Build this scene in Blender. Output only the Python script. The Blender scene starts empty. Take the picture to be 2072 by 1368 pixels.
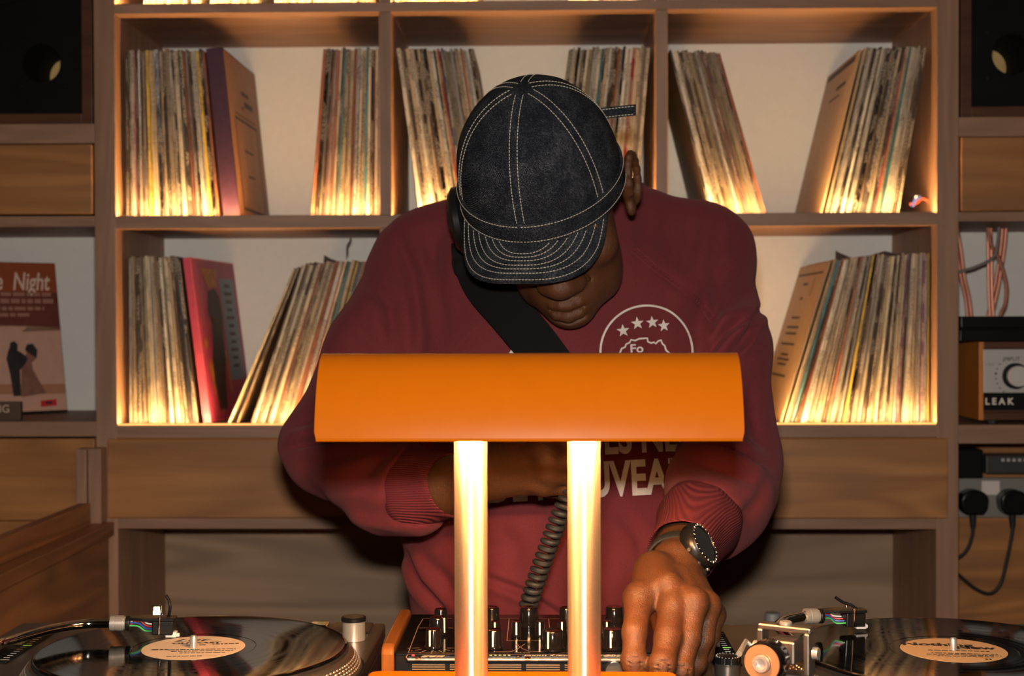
import bpy, bmesh, math, random
import numpy as np
from math import sin, cos, pi, radians as rad, sqrt, exp
from mathutils import Vector, Matrix
from mathutils.bvhtree import BVHTree

SC = bpy.context.scene
COL = SC.collection
RNG = random.Random(7)

# ------------------------------------------------------------------ camera, light, exposure
CAM = Vector((0.0, 0.0, 1.35))
FPX = 2860.0                                   # 50 mm on full frame, in pixels of a 2072 wide picture
CR = (Matrix.Rotation(rad(1.34), 3, 'Z') @ Matrix.Rotation(rad(90 - 0.74), 3, 'X') @ Matrix.Rotation(rad(-0.17), 3, 'Z'))
cd = bpy.data.cameras.new('camera'); cam = bpy.data.objects.new('camera', cd); COL.objects.link(cam)
cam.matrix_world = Matrix.Translation(CAM) @ CR.to_4x4()
cd.sensor_width = 36.0; cd.lens = FPX / 2072 * 36.0; cd.clip_start = 0.05
cd.dof.use_dof = True; cd.dof.focus_distance = 1.42; cd.dof.aperture_fstop = 9.0
SC.camera = cam

wd = bpy.data.worlds.new('world'); SC.world = wd; wd.use_nodes = True
wd.node_tree.nodes['Background'].inputs[0].default_value = (1.0, 0.72, 0.5, 1)
wd.node_tree.nodes['Background'].inputs[1].default_value = 0.006

fl = bpy.data.lights.new('camera_flash', 'AREA'); flo = bpy.data.objects.new('camera_flash', fl); COL.objects.link(flo)
fl.shape = 'RECTANGLE'; fl.size = 0.055; fl.size_y = 0.035; fl.energy = 26.0; fl.color = (1.0, 0.91, 0.80)
flo.location = (0.0, 0.03, 1.441); flo.rotation_euler = (rad(86), 0, 0)

SC.view_settings.view_transform = 'Standard'
try: SC.view_settings.look = 'None'
except Exception: pass
SC.view_settings.exposure = 0.0; SC.view_settings.gamma = 1.0
SC.view_settings.use_curve_mapping = False

LED_POWER = 420.0
BULB_POWER = 600.0

# ------------------------------------------------------------------ from picture measurements to the room
def ray(px, py):
    return CR @ Vector(((px - 1036) / FPX, -(py - 684) / FPX, -1.0))
def P(px, py, Y):
    d = ray(px, py); return CAM + d * (Y / d.y)
def Pz(px, py, z):
    d = ray(px, py); return CAM + d * ((z - CAM.z) / d.z)
CRI = CR.inverted()
def to_px(v):
    q = CRI @ (Vector(v) - CAM); return (1036 + FPX * q.x / -q.z, 684 - FPX * q.y / -q.z)

# ------------------------------------------------------------------ object helpers
def wl(o):
    v = Vector((0, 0, 0))
    while o is not None: v = v + o.location; o = o.parent
    return v
def props(o, label=None, cat=None, group=None, kind=None):
    if label: o['label'] = label
    if cat: o['category'] = cat
    if group: o['group'] = group
    if kind: o['kind'] = kind
    return o
def thing(name, label, cat, loc=(0, 0, 0), group=None):
    o = bpy.data.objects.new(name, None); COL.objects.link(o); o.location = loc
    o.empty_display_size = 0.05
    return props(o, label, cat, group)
def link_mesh(name, me, mat, parent=None, loc=(0, 0, 0)):
    if mat is not None and not me.materials: me.materials.append(mat)
    o = bpy.data.objects.new(name, me); COL.objects.link(o); o.location = loc
    if parent is not None: o.parent = parent
    return o

class MB:
    def __init__(s): s.v = []; s.f = []
    def add(s, v, f):
        n = len(s.v); s.v += [tuple(p) for p in v]; s.f += [tuple(i + n for i in q) for q in f]; return s
    def box(s, x0, x1, y0, y1, z0, z1):
        x0, x1 = min(x0, x1), max(x0, x1); y0, y1 = min(y0, y1), max(y0, y1); z0, z1 = min(z0, z1), max(z0, z1)
        v = [(x, y, z) for z in (z0, z1) for y in (y0, y1) for x in (x0, x1)]
        return s.add(v, [(0, 2, 3, 1), (4, 5, 7, 6), (0, 1, 5, 4), (2, 6, 7, 3), (0, 4, 6, 2), (1, 3, 7, 5)])
    def obox(s, c, ax, ay, az, hx, hy, hz):
        c = Vector(c); ax, ay, az = (Vector(a).normalized() for a in (ax, ay, az))
        v = [c + ax * (hx * i) + ay * (hy * j) + az * (hz * k) for k in (-1, 1) for j in (-1, 1) for i in (-1, 1)]
        f = [(0, 2, 3, 1), (4, 5, 7, 6), (0, 1, 5, 4), (2, 6, 7, 3), (0, 4, 6, 2), (1, 3, 7, 5)]
        if ax.cross(ay).dot(az) < 0: f = [q[::-1] for q in f]
        return s.add(v, f)
    def tube(s, pts, r, n=10, caps=True, closed=False):
        pts = [Vector(p) for p in pts]; m = len(pts)
        rr = r if isinstance(r, (list, tuple)) else [r] * m
        T = []
        for i in range(m):
            if closed: t = pts[(i + 1) % m] - pts[i - 1]
            else: t = pts[min(i + 1, m - 1)] - pts[max(i - 1, 0)]
            T.append(t.normalized() if t.length > 1e-9 else Vector((0, 0, 1)))
        u = T[0].orthogonal().normalized(); v = []
        for i in range(m):
            u = (u - T[i] * u.dot(T[i])); u = u.normalized() if u.length > 1e-9 else T[i].orthogonal().normalized()
            w = T[i].cross(u)
            for k in range(n):
                a = 2 * pi * k / n; v.append(pts[i] + (u * cos(a) + w * sin(a)) * rr[i])
        f = []
        for i in range(m if closed else m - 1):
            j = (i + 1) % m
            for k in range(n):
                k2 = (k + 1) % n; f.append((i * n + k, i * n + k2, j * n + k2, j * n + k))
        if caps and not closed:
            f.append(tuple(range(n))[::-1]); f.append(tuple((m - 1) * n + k for k in range(n)))
        return s.add(v, f)
    def lathe(s, c, prof, n=32, axis=(0, 0, 1), u=None):
        c = Vector(c); a = Vector(axis).normalized(); u = (Vector(u) if u else a.orthogonal()).normalized(); w = a.cross(u)
        v = []; f = []; rings = []
        for r, h in prof:
            if r <= 1e-7: rings.append([len(v)]); v.append(c + a * h)
            else:
                rings.append(list(range(len(v), len(v) + n)))
                for k in range(n):
                    t = 2 * pi * k / n; v.append(c + a * h + (u * cos(t) + w * sin(t)) * r)
        for A, B in zip(rings, rings[1:]):
            for k in range(n):
                k2 = (k + 1) % n
                if len(A) == 1 and len(B) == 1: continue
                if len(A) == 1: f.append((A[0], B[k2], B[k]))
                elif len(B) == 1: f.append((A[k], A[k2], B[0]))
                else: f.append((A[k], A[k2], B[k2], B[k]))
        return s.add(v, f)
    def cyl(s, p0, p1, r0, r1=None, n=20):
        p0, p1 = Vector(p0), Vector(p1); L = (p1 - p0).length; r1 = r0 if r1 is None else r1
        return s.lathe(p0, [(0, 0), (r0, 0), (r1, L), (0, L)], n, p1 - p0)
    def prism(s, poly, o, ex, ey, th):
        o = Vector(o); ex = Vector(ex); ey = Vector(ey); en = ex.cross(ey).normalized(); n = len(poly)
        v = [o + ex * x + ey * y for x, y in poly] + [o + ex * x + ey * y + en * th for x, y in poly]
        f = [tuple(range(n))[::-1], tuple(range(n, 2 * n))] + [(i, (i + 1) % n, n + (i + 1) % n, n + i) for i in range(n)]
        return s.add(v, f)
    def grid(s, rows, closed_u=False, thick=None):
        m = len(rows); n = len(rows[0]); v = [p for r in rows for p in r]; f = []
        for i in range(m - 1):
            for k in range(n if closed_u else n - 1):
                k2 = (k + 1) % n; f.append((i * n + k, i * n + k2, (i + 1) * n + k2, (i + 1) * n + k))
        return s.add(v, f)
    def build(s, name, mat, parent=None, smooth=False, bevel=0, seg=2, ang=35, solid=0, fix=True):
        off = wl(parent) if parent is not None else Vector((0, 0, 0))
        me = bpy.data.meshes.new(name)
        me.from_pydata([(p[0] - off.x, p[1] - off.y, p[2] - off.z) for p in s.v], [], s.f)
        if fix:
            bm = bmesh.new(); bm.from_mesh(me); bmesh.ops.recalc_face_normals(bm, faces=bm.faces); bm.to_mesh(me); bm.free()
        me.update()
        if smooth:
            me.polygons.foreach_set('use_smooth', [True] * len(me.polygons)); me.set_sharp_from_angle(angle=rad(ang))
        o = link_mesh(name, me, mat, parent)
        if solid:
            m = o.modifiers.new('solid', 'SOLIDIFY'); m.thickness = solid; m.offset = -1
        if bevel:
            m = o.modifiers.new('bevel', 'BEVEL'); m.width = bevel; m.segments = seg; m.limit_method = 'ANGLE'; m.angle_limit = rad(40)
            m.harden_normals = False
        return o

def text_tris(s, size=1.0, align='CENTER', bold=0.0, shear=0.0, xs=1.0, sub=0.0):
    cu = bpy.data.curves.new('t', 'FONT'); cu.body = s; cu.size = size; cu.align_x = align; cu.align_y = 'CENTER'
    cu.offset = bold; cu.shear = shear; cu.resolution_u = 4
    ob = bpy.data.objects.new('t', cu); me = bpy.data.meshes.new_from_object(ob)
    bm = bmesh.new(); bm.from_mesh(me)
    if sub:
        bmesh.ops.triangulate(bm, faces=bm.faces)
        for _ in range(4):
            es = [e for e in bm.edges if e.calc_length() > sub]
            if not es: break
            bmesh.ops.subdivide_edges(bm, edges=es, cuts=1); bmesh.ops.triangulate(bm, faces=bm.faces)
    v = [(p.co.x * xs, p.co.y) for p in bm.verts]; bm.verts.index_update(); f = [tuple(q.index for q in p.verts) for p in bm.faces]
    bm.free(); bpy.data.objects.remove(ob); bpy.data.curves.remove(cu); bpy.data.meshes.remove(me)
    return v, f
def flat_text(mb, s, o, ex, ey, size, **kw):
    v, f = text_tris(s, size, **kw); o = Vector(o); ex = Vector(ex).normalized(); ey = Vector(ey).normalized()
    mb.add([o + ex * x + ey * y for x, y in v], f)

# ------------------------------------------------------------------ materials
class NT:
    def __init__(s, name):
        s.m = bpy.data.materials.new(name); s.m.use_nodes = True; s.t = s.m.node_tree; s.t.nodes.clear()
        s.out = s.n('ShaderNodeOutputMaterial'); s.b = s.n('ShaderNodeBsdfPrincipled'); s.l(s.b.outputs[0], s.out.inputs[0])
    def n(s, t, **kw):
        o = s.t.nodes.new(t)
        for k, v in kw.items(): setattr(o, k, v)
        return o
    def l(s, a, b): s.t.links.new(a, b)
    def set(s, **kw):
        for k, v in kw.items():
            k = k.replace('_', ' ')
            i = s.b.inputs.get(k) or s.b.inputs[k.title()]
            i.default_value = v
        return s
    def coord(s, kind='Object', scale=(1, 1, 1), loc=(0, 0, 0)):
        c = s.n('ShaderNodeTexCoord'); m = s.n('ShaderNodeMapping'); s.l(c.outputs[kind], m.inputs[0])
        m.inputs['Scale'].default_value = scale; m.inputs['Location'].default_value = loc; return m.outputs[0]
    def noise(s, vec, scale=5, detail=3, rough=0.5, dist=0.0):
        o = s.n('ShaderNodeTexNoise'); s.l(vec, o.inputs['Vector']); o.inputs['Scale'].default_value = scale
        o.inputs['Detail'].default_value = detail; o.inputs['Roughness'].default_value = rough; o.inputs['Distortion'].default_value = dist
        return o.outputs['Fac']
    def ramp(s, fac, stops, interp='LINEAR'):
        o = s.n('ShaderNodeValToRGB'); s.l(fac, o.inputs[0]); cr = o.color_ramp; cr.interpolation = interp
        while len(cr.elements) < len(stops): cr.elements.new(0.5)
        for e, (p, c) in zip(cr.elements, stops): e.position = p; e.color = (*c, 1) if len(c) == 3 else c
        return o.outputs[0]
    def mix(s, fac, a, b, mode='MIX'):
        o = s.n('ShaderNodeMix', data_type='RGBA', blend_type=mode)
        for v, i in ((fac, o.inputs[0]), (a, o.inputs[6]), (b, o.inputs[7])):
            if isinstance(v, (int, float)): i.default_value = v
            elif isinstance(v, (tuple, list)): i.default_value = (*v, 1) if len(v) == 3 else v
            else: s.l(v, i)
        return o.outputs[2]
    def math(s, op, a, b=None, c=None):
        o = s.n('ShaderNodeMath', operation=op)
        for v, i in zip((a, b, c), o.inputs):
            if v is None: continue
            if isinstance(v, (int, float)): i.default_value = v
            else: s.l(v, i)
        return o.outputs[0]
    def bump(s, h, strength=0.3, dist=0.002):
        o = s.n('ShaderNodeBump'); s.l(h, o.inputs['Height']); o.inputs['Strength'].default_value = strength
        o.inputs['Distance'].default_value = dist; s.l(o.outputs[0], s.b.inputs['Normal']); return o
    def color(s, sock): s.l(sock, s.b.inputs['Base Color']); return s

def plain(name, c, rough=0.5, metal=0.0, spec=0.5, var=0.0, coat=0.0):
    t = NT(name); t.set(Roughness=rough, Metallic=metal); t.b.inputs['Specular IOR Level'].default_value = spec
    if coat: t.b.inputs['Coat Weight'].default_value = coat; t.b.inputs['Coat Roughness'].default_value = 0.08
    v = t.coord(); k = t.noise(v, 60, 4, 0.6)
    a = tuple(x * (1 - var) for x in c); b = tuple(min(1, x * (1 + var)) for x in c)
    t.color(t.ramp(k, [(0.3, a), (0.7, b)]))
    if rough > 0.02:
        r = t.n('ShaderNodeMapRange'); t.l(t.noise(v, 25, 3), r.inputs[0]); r.inputs[3].default_value = rough * 0.85; r.inputs[4].default_value = min(1, rough * 1.15)
        t.l(r.outputs[0], t.b.inputs['Roughness'])
    return t.m

def wood(name, dark, light, axis='x', scale=1.0, rough=0.55, figure=0.5, fleck=0.25):
    t = NT(name); lo, hi = 1.6 * scale, 22 * scale
    sc = {'x': (lo, hi, hi), 'y': (hi, lo, hi), 'z': (hi, hi, lo)}[axis]
    v = t.coord('Object', sc)
    warp = t.noise(t.coord('Object', (3, 3, 3)), 1.3, 2)
    g = t.noise(v, 1.0, 6, 0.62, 1.2 * figure)
    fs = {'x': (6, 170, 170), 'y': (170, 6, 170), 'z': (170, 170, 6)}[axis]
    fine = t.noise(t.coord('Object', fs), 1.0, 3, 0.6)
    c = t.ramp(g, [(0.28, dark), (0.5, tuple((a + b) / 2 for a, b in zip(dark, light))), (0.72, light)])
    fg = {'x': (0.9, 7, 7), 'y': (7, 0.9, 7), 'z': (7, 7, 0.9)}[axis]
    rings = t.math('SINE', t.math('MULTIPLY', t.noise(t.coord('Object', tuple(q * scale for q in fg)), 1.0, 2, 0.45, 0.6), 70.0))
    c = t.mix(t.math('MULTIPLY', t.math('MULTIPLY_ADD', rings, 0.5, 0.5), 0.50 * figure), c, tuple(x * 0.55 for x in dark))
    c = t.mix(t.math('MULTIPLY', fine, fleck), c, tuple(x * 0.35 for x in dark))
    c = t.mix(t.math('MULTIPLY', warp, 0.3), c, tuple(x * 0.75 for x in dark))
    t.color(c); t.set(Roughness=rough); t.bump(fine, 0.15, 0.001)
    return t.m

def glow(name, c, s):
    t = NT(name); t.set(Roughness=0.6); t.b.inputs['Base Color'].default_value = (*c, 1)
    t.b.inputs['Emission Color'].default_value = (*c, 1); t.b.inputs['Emission Strength'].default_value = s
    return t.m

M = {}
M['oak_h'] = wood('oak_board', (0.28, 0.148, 0.090), (0.52, 0.285, 0.180), 'x')
M['oak_v'] = wood('oak_upright', (0.28, 0.148, 0.090), (0.52, 0.285, 0.180), 'z')
M['ply'] = wood('veneer_panel', (0.35, 0.142, 0.044), (0.62, 0.275, 0.090), 'x', 0.8, 0.5, 0.9)
M['ply_y'] = wood('veneer_side', (0.26, 0.105, 0.038), (0.44, 0.19, 0.072), 'y', 0.8, 0.5, 1.2)
M['grey_ply'] = wood('plywood_back', (0.33, 0.215, 0.135), (0.48, 0.315, 0.20), 'x', 0.5, 0.6, 1.2, 0.12)
M['walnut'] = wood('dark_walnut', (0.07, 0.025, 0.011), (0.15, 0.055, 0.025), 'x', 1.2, 0.4)
M['teak'] = wood('orange_teak', (0.55, 0.17, 0.025), (0.80, 0.28, 0.045), 'z', 1.2, 0.4)
M['cheek'] = wood('lacquered_cheek', (0.20, 0.058, 0.010), (0.31, 0.105, 0.021), 'y', 1.5, 0.25, 0.6, 0.15)
M['wall'] = plain('white_wall_paint', (0.78, 0.76, 0.72), 0.7, var=0.02)
M['floor'] = wood('floor_boards', (0.05, 0.03, 0.02), (0.09, 0.055, 0.035), 'x', 1.0, 0.5)
M['black'] = plain('black_plastic', (0.006, 0.006, 0.0065), 0.32, spec=0.35)
M['black_matt'] = plain('black_matt', (0.005, 0.005, 0.0055), 0.75, spec=0.2)
M['black_gloss'] = plain('black_gloss', (0.006, 0.005, 0.005), 0.10)
M['rubber'] = plain('black_rubber', (0.012, 0.012, 0.012), 0.6)
M['chrome'] = plain('chrome', (0.72, 0.70, 0.68), 0.08, 1.0)
M['steel'] = plain('brushed_steel', (0.62, 0.57, 0.51), 0.28, 0.7)
M['silver'] = plain('silver_paint', (0.55, 0.53, 0.50), 0.45, 0.3)
M['white_print'] = plain('white_print', (0.75, 0.70, 0.62), 0.6)
M['black_print'] = plain('black_print', (0.02, 0.015, 0.012), 0.6)
# ------------------------------------------------------------------ the room and the shelving
YS = 2.65                      # front plane of the shelving
DEP = 0.34
YB = YS + DEP                  # white wall behind it
def sx(px, py=500): return P(px, py, YS).x
def sz(py, px=1065): return P(px, py, YS).z

def struct(name, mb, mat):
    o = mb.build(name, mat); o['kind'] = 'structure'; return o
struct('floor', MB().box(-3.0, 3.0, -2.5, YB + 0.1, -0.05, 0), M['floor'])
struct('wall_back', MB().box(-3.0, 3.0, YB, YB + 0.08, 0, 2.9), M['wall'])
M['dim_wall'] = plain('dark_room_paint', (0.10, 0.075, 0.055), 0.8, var=0.1)
struct('wall_left', MB().box(-3.08, -3.0, -2.5, YB + 0.08, 0, 2.9), M['dim_wall'])
struct('wall_right', MB().box(3.0, 3.08, -2.5, YB + 0.08, 0, 2.9), M['dim_wall'])
struct('wall_front', MB().box(-3.08, 3.08, -2.58, -2.5, 0, 2.9), M['dim_wall'])
struct('ceiling', MB().box(-3.08, 3.08, -2.58, YB + 0.08, 2.9, 2.98), M['dim_wall'])

xL0, xL1 = sx(192), sx(235)
xR0, xR1 = sx(1895), sx(1940)
d1a, d1b = sx(768), sx(793)
d2a, d2b = sx(1327), sx(1352)
zA1, zA0 = sz(3), sz(21)
zB1, zB0 = sz(435), sz(459)
zC1, zC0 = sz(860), sz(885)
zD1, zD0 = sz(1049), sz(1070)
zTop = zA1 + (zA0 - zB1) + 0.05
shelf = thing('wall_shelving', 'oak wall shelving of lit square compartments behind the man', 'shelving', ((xL0 + xR1) / 2, YS + DEP / 2, 0))
def board(name, x0, x1, z0, z1, mat='oak_h', y0=YS, y1=YB, par=None, bv=0.0015):
    return MB().box(x0, x1, y0, y1, z0, z1).build(name, M[mat], par or shelf, bevel=bv)
e = 0.0004
board('upright', xL0, xL1, 0.0, zTop + 0.03, 'oak_v'); board('upright', xR0, xR1, 0.0, zTop + 0.03, 'oak_v')
for z0, z1 in ((zA0, zA1), (zB0, zB1), (zC0, zC1), (zD0, zD1), (zTop, zTop + 0.028)):
    board('shelf_board', xL1 + e, xR0 - e, z0, z1, bv=0)
board('shelf_board', xL1 + e, xR0 - e, 0.62, 0.645)
for z0, z1 in ((zB1, zA0), (zC1, zB0), (zA1, zTop)):
    board('divider', d1a, d1b, z0 + e, z1 - e, 'oak_v', YS + 0.001); board('divider', d2a, d2b, z0 + e, z1 - e, 'oak_v', YS + 0.001)
MB().box(sx(218), sx(1915), YS - 0.012, YS - e, sz(1047), sz(887)).build('front_panel', M['ply'], shelf, bevel=0.002)
board('drawer_box', xL1 + e, xR0 - e, zD1 + e, zC0 - e, 'ply', YS + 0.001, YB - 0.05)
MB().box(xL1 + e, xR0 - e, YB - 0.012, YB - e, 0.646, zD0 - e).build('back_panel', M['grey_ply'], shelf)

# side bays: speakers, drawers, open compartments
def side_bay(sgn, x_in, x_out, pxm, label, zs):
    t = thing('side_cabinet', label, 'cabinet', ((x_in + x_out) / 2, YS + DEP / 2, 0))
    a, b = min(x_in, x_out) + e, max(x_in, x_out) - e
    xo0, xo1 = (x_out - 0.04, x_out) if sgn < 0 else (x_out, x_out + 0.04)
    MB().box(xo0, xo1, YS, YB, 0, zTop + 0.03).build('upright', M['oak_v'], t, bevel=0.0015)
    for z0, z1 in zs['boards']:
        MB().box(a, b, YS + 0.002, YB - e, z0, z1).build('shelf_board', M['oak_h'], t, bevel=0.0015)
    dz0, dz1 = zs['drawer']
    MB().box(a + 0.002, b - 0.002, YS - 0.006, YS + 0.012, dz0, dz1).build('drawer_front', M['ply'], t, bevel=0.002)
    MB().box(a + 0.006, b - 0.006, YS + 0.013, YB - 0.05, dz0 + 0.004, dz1 - 0.004).build('drawer_box', M['ply'], t)
    return t
zl = lambda py: P(100, py, YS).z
zr = lambda py: P(2010, py, YS).z
xLo = xL0 - 0.50; xRo = xR1 + 0.50
left_bay = side_bay(-1, xL0, xLo, 100, 'left side cabinet with drawer, propped record and low wooden front', dict(
    boards=[(zl(290), zl(250)), (zl(459), zl(437)), (zl(884), zl(853)), (zTop, zTop + 0.028)],
    drawer=(zl(434), zl(293))))
MB().box(xLo + 0.001, xL0 - e, YS - 0.010, YS + 0.006, zl(1052), zl(887)).build('front_panel', M['ply'], left_bay, bevel=0.002)
MB().box(xLo + 0.001, xL0 - e, YS - 0.004, YS + 0.012, 0.0, zl(1054)).build('front_panel', M['ply'], left_bay, bevel=0.002)
right_bay = side_bay(1, xR1, xRo, 2010, 'right side cabinet with drawer, amplifier shelf and socket recess', dict(
    boards=[(zr(276), zr(236)), (zr(448), zr(428)), (zr(898), zr(860)), (zTop, zTop + 0.028)],
    drawer=(zr(427), zr(278))))
MB().box(xR1 + e, xRo - e, YB - 0.10, YB - 0.085, 0.0, zr(898) - e).build('back_panel', M['ply'], right_bay)

# warm light strips lying along the front of each lit shelf
M['led'] = glow('warm_led_strip', (1.0, 0.58, 0.22), LED_POWER)
M['edge_glow'] = glow('amber_edge_glow', (1.0, 0.50, 0.13), 1.3)  # added glow imitating the shelf edge lit by the strip
cells = [('upper left', xL1, d1a, zB1), ('upper middle', d1b, d2a, zB1), ('upper right', d2b, xR0, zB1),
         ('lower left', xL1, d1a, zC1), ('lower middle', d1b, d2a, zC1), ('lower right', d2b, xR0, zC1),
         ('top left', xL1, d1a, zA1), ('top middle', d1b, d2a, zA1), ('top right', d2b, xR0, zA1)]
for nm, a, b, z in cells:
    t = thing('light_strip', f'thin warm glowing light strip along the front of the {nm} compartment', 'light strip', ((a + b) / 2, YS + 0.01, z), 'shelf light strips')
    MB().box(a + 0.002, b - 0.002, YS + 0.008, YS + 0.014, z + 0.0001, z + 0.0002).build('backing_tape', M['white_print'], t)
    low = nm.startswith('lower')
    MB().box(a + 0.001, b - 0.001, YS + 0.0006, YS + 0.0036, z + 0.0001, z + (0.0034 if low else 0.0019)).build('edge_glow' if low else 'front_lip', M['edge_glow' if low else 'oak_h'], t)  # lower rows: glowing lip added in place of lit wood edge
    MB().box(a + 0.004, b - 0.004, YS + 0.009, YS + 0.013, z + 0.00025, z + 0.00060).build('glowing_strip', M['led'], t)

# low side counter running forward from the left cabinet
xc = P(204, 1000, YS).x
cz = lambda py, px=210: P(px, py, YS).z
sc_ = thing('side_counter', 'low dark wooden side counter running forward below the propped record', 'counter', (xc - 0.05, 2.0, 0))
y_a, y_b = 1.35, YS - 0.06
MB().box(xc - 0.022, xc, y_a, y_b, cz(1052), cz(1010)).build('side_panel', M['ply_y'], sc_, bevel=0.001)
xl = P(232, 1052, YS - 0.02).x
MB().box(xc - 0.03, xl, y_a, YS - 0.022, cz(1079), cz(1052) - 0.0003).build('ledge', M['ply_y'], sc_, bevel=0.002)
xb = P(221, 1100, YS - 0.02).x
MB().box(xb - 0.02, xb, y_a, YS - 0.022, 0.0, cz(1079) - 0.0003).build('lower_panel', M['ply_y'], sc_, bevel=0.001)
pz0, pz1 = cz(1010) , cz(908)
MB().box(P(178, 950, 2.60).x, P(204, 950, 2.60).x, 2.60, 2.637, cz(1052), P(190, 908, 2.60).z).build('post', M['oak_v'], sc_, bevel=0.001)
MB().box(P(153, 950, 2.60).x, P(174, 950, 2.60).x, 2.602, 2.637, cz(1052), P(190, 909, 2.60).z).build('post', M['oak_v'], sc_, bevel=0.001)

# ------------------------------------------------------------------ booth
RZ = CAM.z - 0.322             # height of the record surfaces
DESK = RZ - 0.116
bo = thing('booth_desk', 'dark booth desk carrying the two turntables and the mixer', 'desk', (0, 1.45, 0))
MB().box(-0.80, 0.90, 1.225, 1.70, DESK - 0.03, DESK).build('worktop', M['walnut'], bo, bevel=0.002)
MB().box(-0.80, 0.90, 1.205, 1.2245, 0.0, 1.00).build('front_panel', M['walnut'], bo)
MB().box(-0.80, 0.90, 0.98, 1.2035, 1.004, CAM.z - 0.3167).build('ledge', M['walnut'], bo, bevel=0.003)
for x in (-0.78, 0.86): MB().box(x, x + 0.03, 1.24, 1.66, 0.0, DESK - 0.031).build('leg_panel', M['walnut'], bo)
# ------------------------------------------------------------------ records
def sleeve_mat(name, rough):
    t = NT(name); oi = t.n('ShaderNodeObjectInfo')
    tc = t.n('ShaderNodeTexCoord'); sp = t.n('ShaderNodeSeparateXYZ'); t.l(tc.outputs['Object'], sp.inputs[0])
    r = t.math('MULTIPLY', oi.outputs['Random'], 91.0)
    def vec(kx, kz, off=0.0):
        c = t.n('ShaderNodeCombineXYZ')
        t.l(t.math('MULTIPLY_ADD', sp.outputs['X'], kx, t.math('ADD', r, off)), c.inputs['X'])
        t.l(t.math('MULTIPLY', sp.outputs['Y'], kz * 0.2), c.inputs['Y'])
        t.l(t.math('MULTIPLY', sp.outputs['Z'], kz), c.inputs['Z']); return c.outputs[0]
    letters = t.noise(vec(2.5, 150), 1.0, 2, 0.6)
    where = t.noise(vec(0.2, 5.0, 7), 1.0, 1)
    wear = t.noise(vec(1.2, 26, 3), 1.0, 5, 0.7)
    fade = t.noise(vec(0.1, 2.0, 13), 1.0, 2)
    lum = t.n('ShaderNodeRGBToBW'); t.l(oi.outputs['Color'], lum.inputs[0])
    ink = t.mix(t.math('GREATER_THAN', lum.outputs[0], 0.12), (0.55, 0.45, 0.33), (0.025, 0.02, 0.02))
    txt = t.math('MULTIPLY', t.math('GREATER_THAN', letters, 0.5), t.math('GREATER_THAN', where, 0.5))
    c = t.mix(t.math('MULTIPLY', txt, 0.72), oi.outputs['Color'], ink)
    wr = t.n('ShaderNodeMapRange'); t.l(wear, wr.inputs[0]); wr.inputs[1].default_value = 0.5; wr.inputs[2].default_value = 0.75; wr.inputs[4].default_value = 0.40
    c = t.mix(wr.outputs[0], c, (0.42, 0.31, 0.20))
    w2 = t.n('ShaderNodeMapRange'); t.l(wear, w2.inputs[0]); w2.inputs[1].default_value = 0.46; w2.inputs[2].default_value = 0.30; w2.inputs[4].default_value = 0.8
    c = t.mix(w2.outputs[0], c, (0.05, 0.035, 0.025))
    f2 = t.n('ShaderNodeMapRange'); t.l(fade, f2.inputs[0]); f2.inputs[1].default_value = 0.45; f2.inputs[2].default_value = 0.7; f2.inputs[4].default_value = 0.15
    c = t.mix(f2.outputs[0], c, (0.30, 0.22, 0.14))
    sn = t.n('ShaderNodeSeparateXYZ'); t.l(tc.outputs['Normal'], sn.inputs[0])
    side = t.math('GREATER_THAN', t.math('ABSOLUTE', sn.outputs['X']), 0.5)
    cov = t.mix(t.math('MULTIPLY', t.noise(vec(0.01, 9, 5), 1.0, 4), 0.5), oi.outputs['Color'], (0.20, 0.12, 0.06))
    t.color(t.mix(side, c, cov)); t.set(Roughness=rough)
    t.bump(wear, 0.25, 0.3)
    return t.m
M['sleeve'] = sleeve_mat('paper_record_sleeve', 0.55)
M['sleeve_gloss'] = sleeve_mat('plastic_covered_sleeve', 0.14)

def sleeve_mesh(kind):
    bm = bmesh.new()
    def bx(x0, x1, y0=0.0):
        vs = bmesh.ops.create_cube(bm, size=1)['verts']
        for v in vs: v.co = Vector((x0 + (v.co.x + .5) * (x1 - x0), y0 + (v.co.y + .5) * (1 - y0), v.co.z + .5))
        return vs
    if kind == 0:
        bx(-.5, .5)
        es = [e for e in bm.edges if abs(e.verts[0].co.y) < 1e-6 and abs(e.verts[1].co.y) < 1e-6 and abs(e.verts[0].co.x - e.verts[1].co.x) < 1e-6]
        bmesh.ops.bevel(bm, geom=es, offset=0.003, segments=2, affect='EDGES')
    elif kind == 1:
        bx(-.5, -.12); bx(.12, .5); bx(-.12, .12, .012)
    else:
        bx(-.5, -.25); bx(-.25, 0, .008); bx(0, .25, .003); bx(.25, .5)
    me = bpy.data.meshes.new('record_sleeve'); bm.to_mesh(me); bm.free(); return me
SM = {(k, g): sleeve_mesh(k) for k in range(3) for g in range(2)}
for (k, g), me in SM.items(): me.materials.append(M['sleeve_gloss' if g else 'sleeve'])

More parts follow.
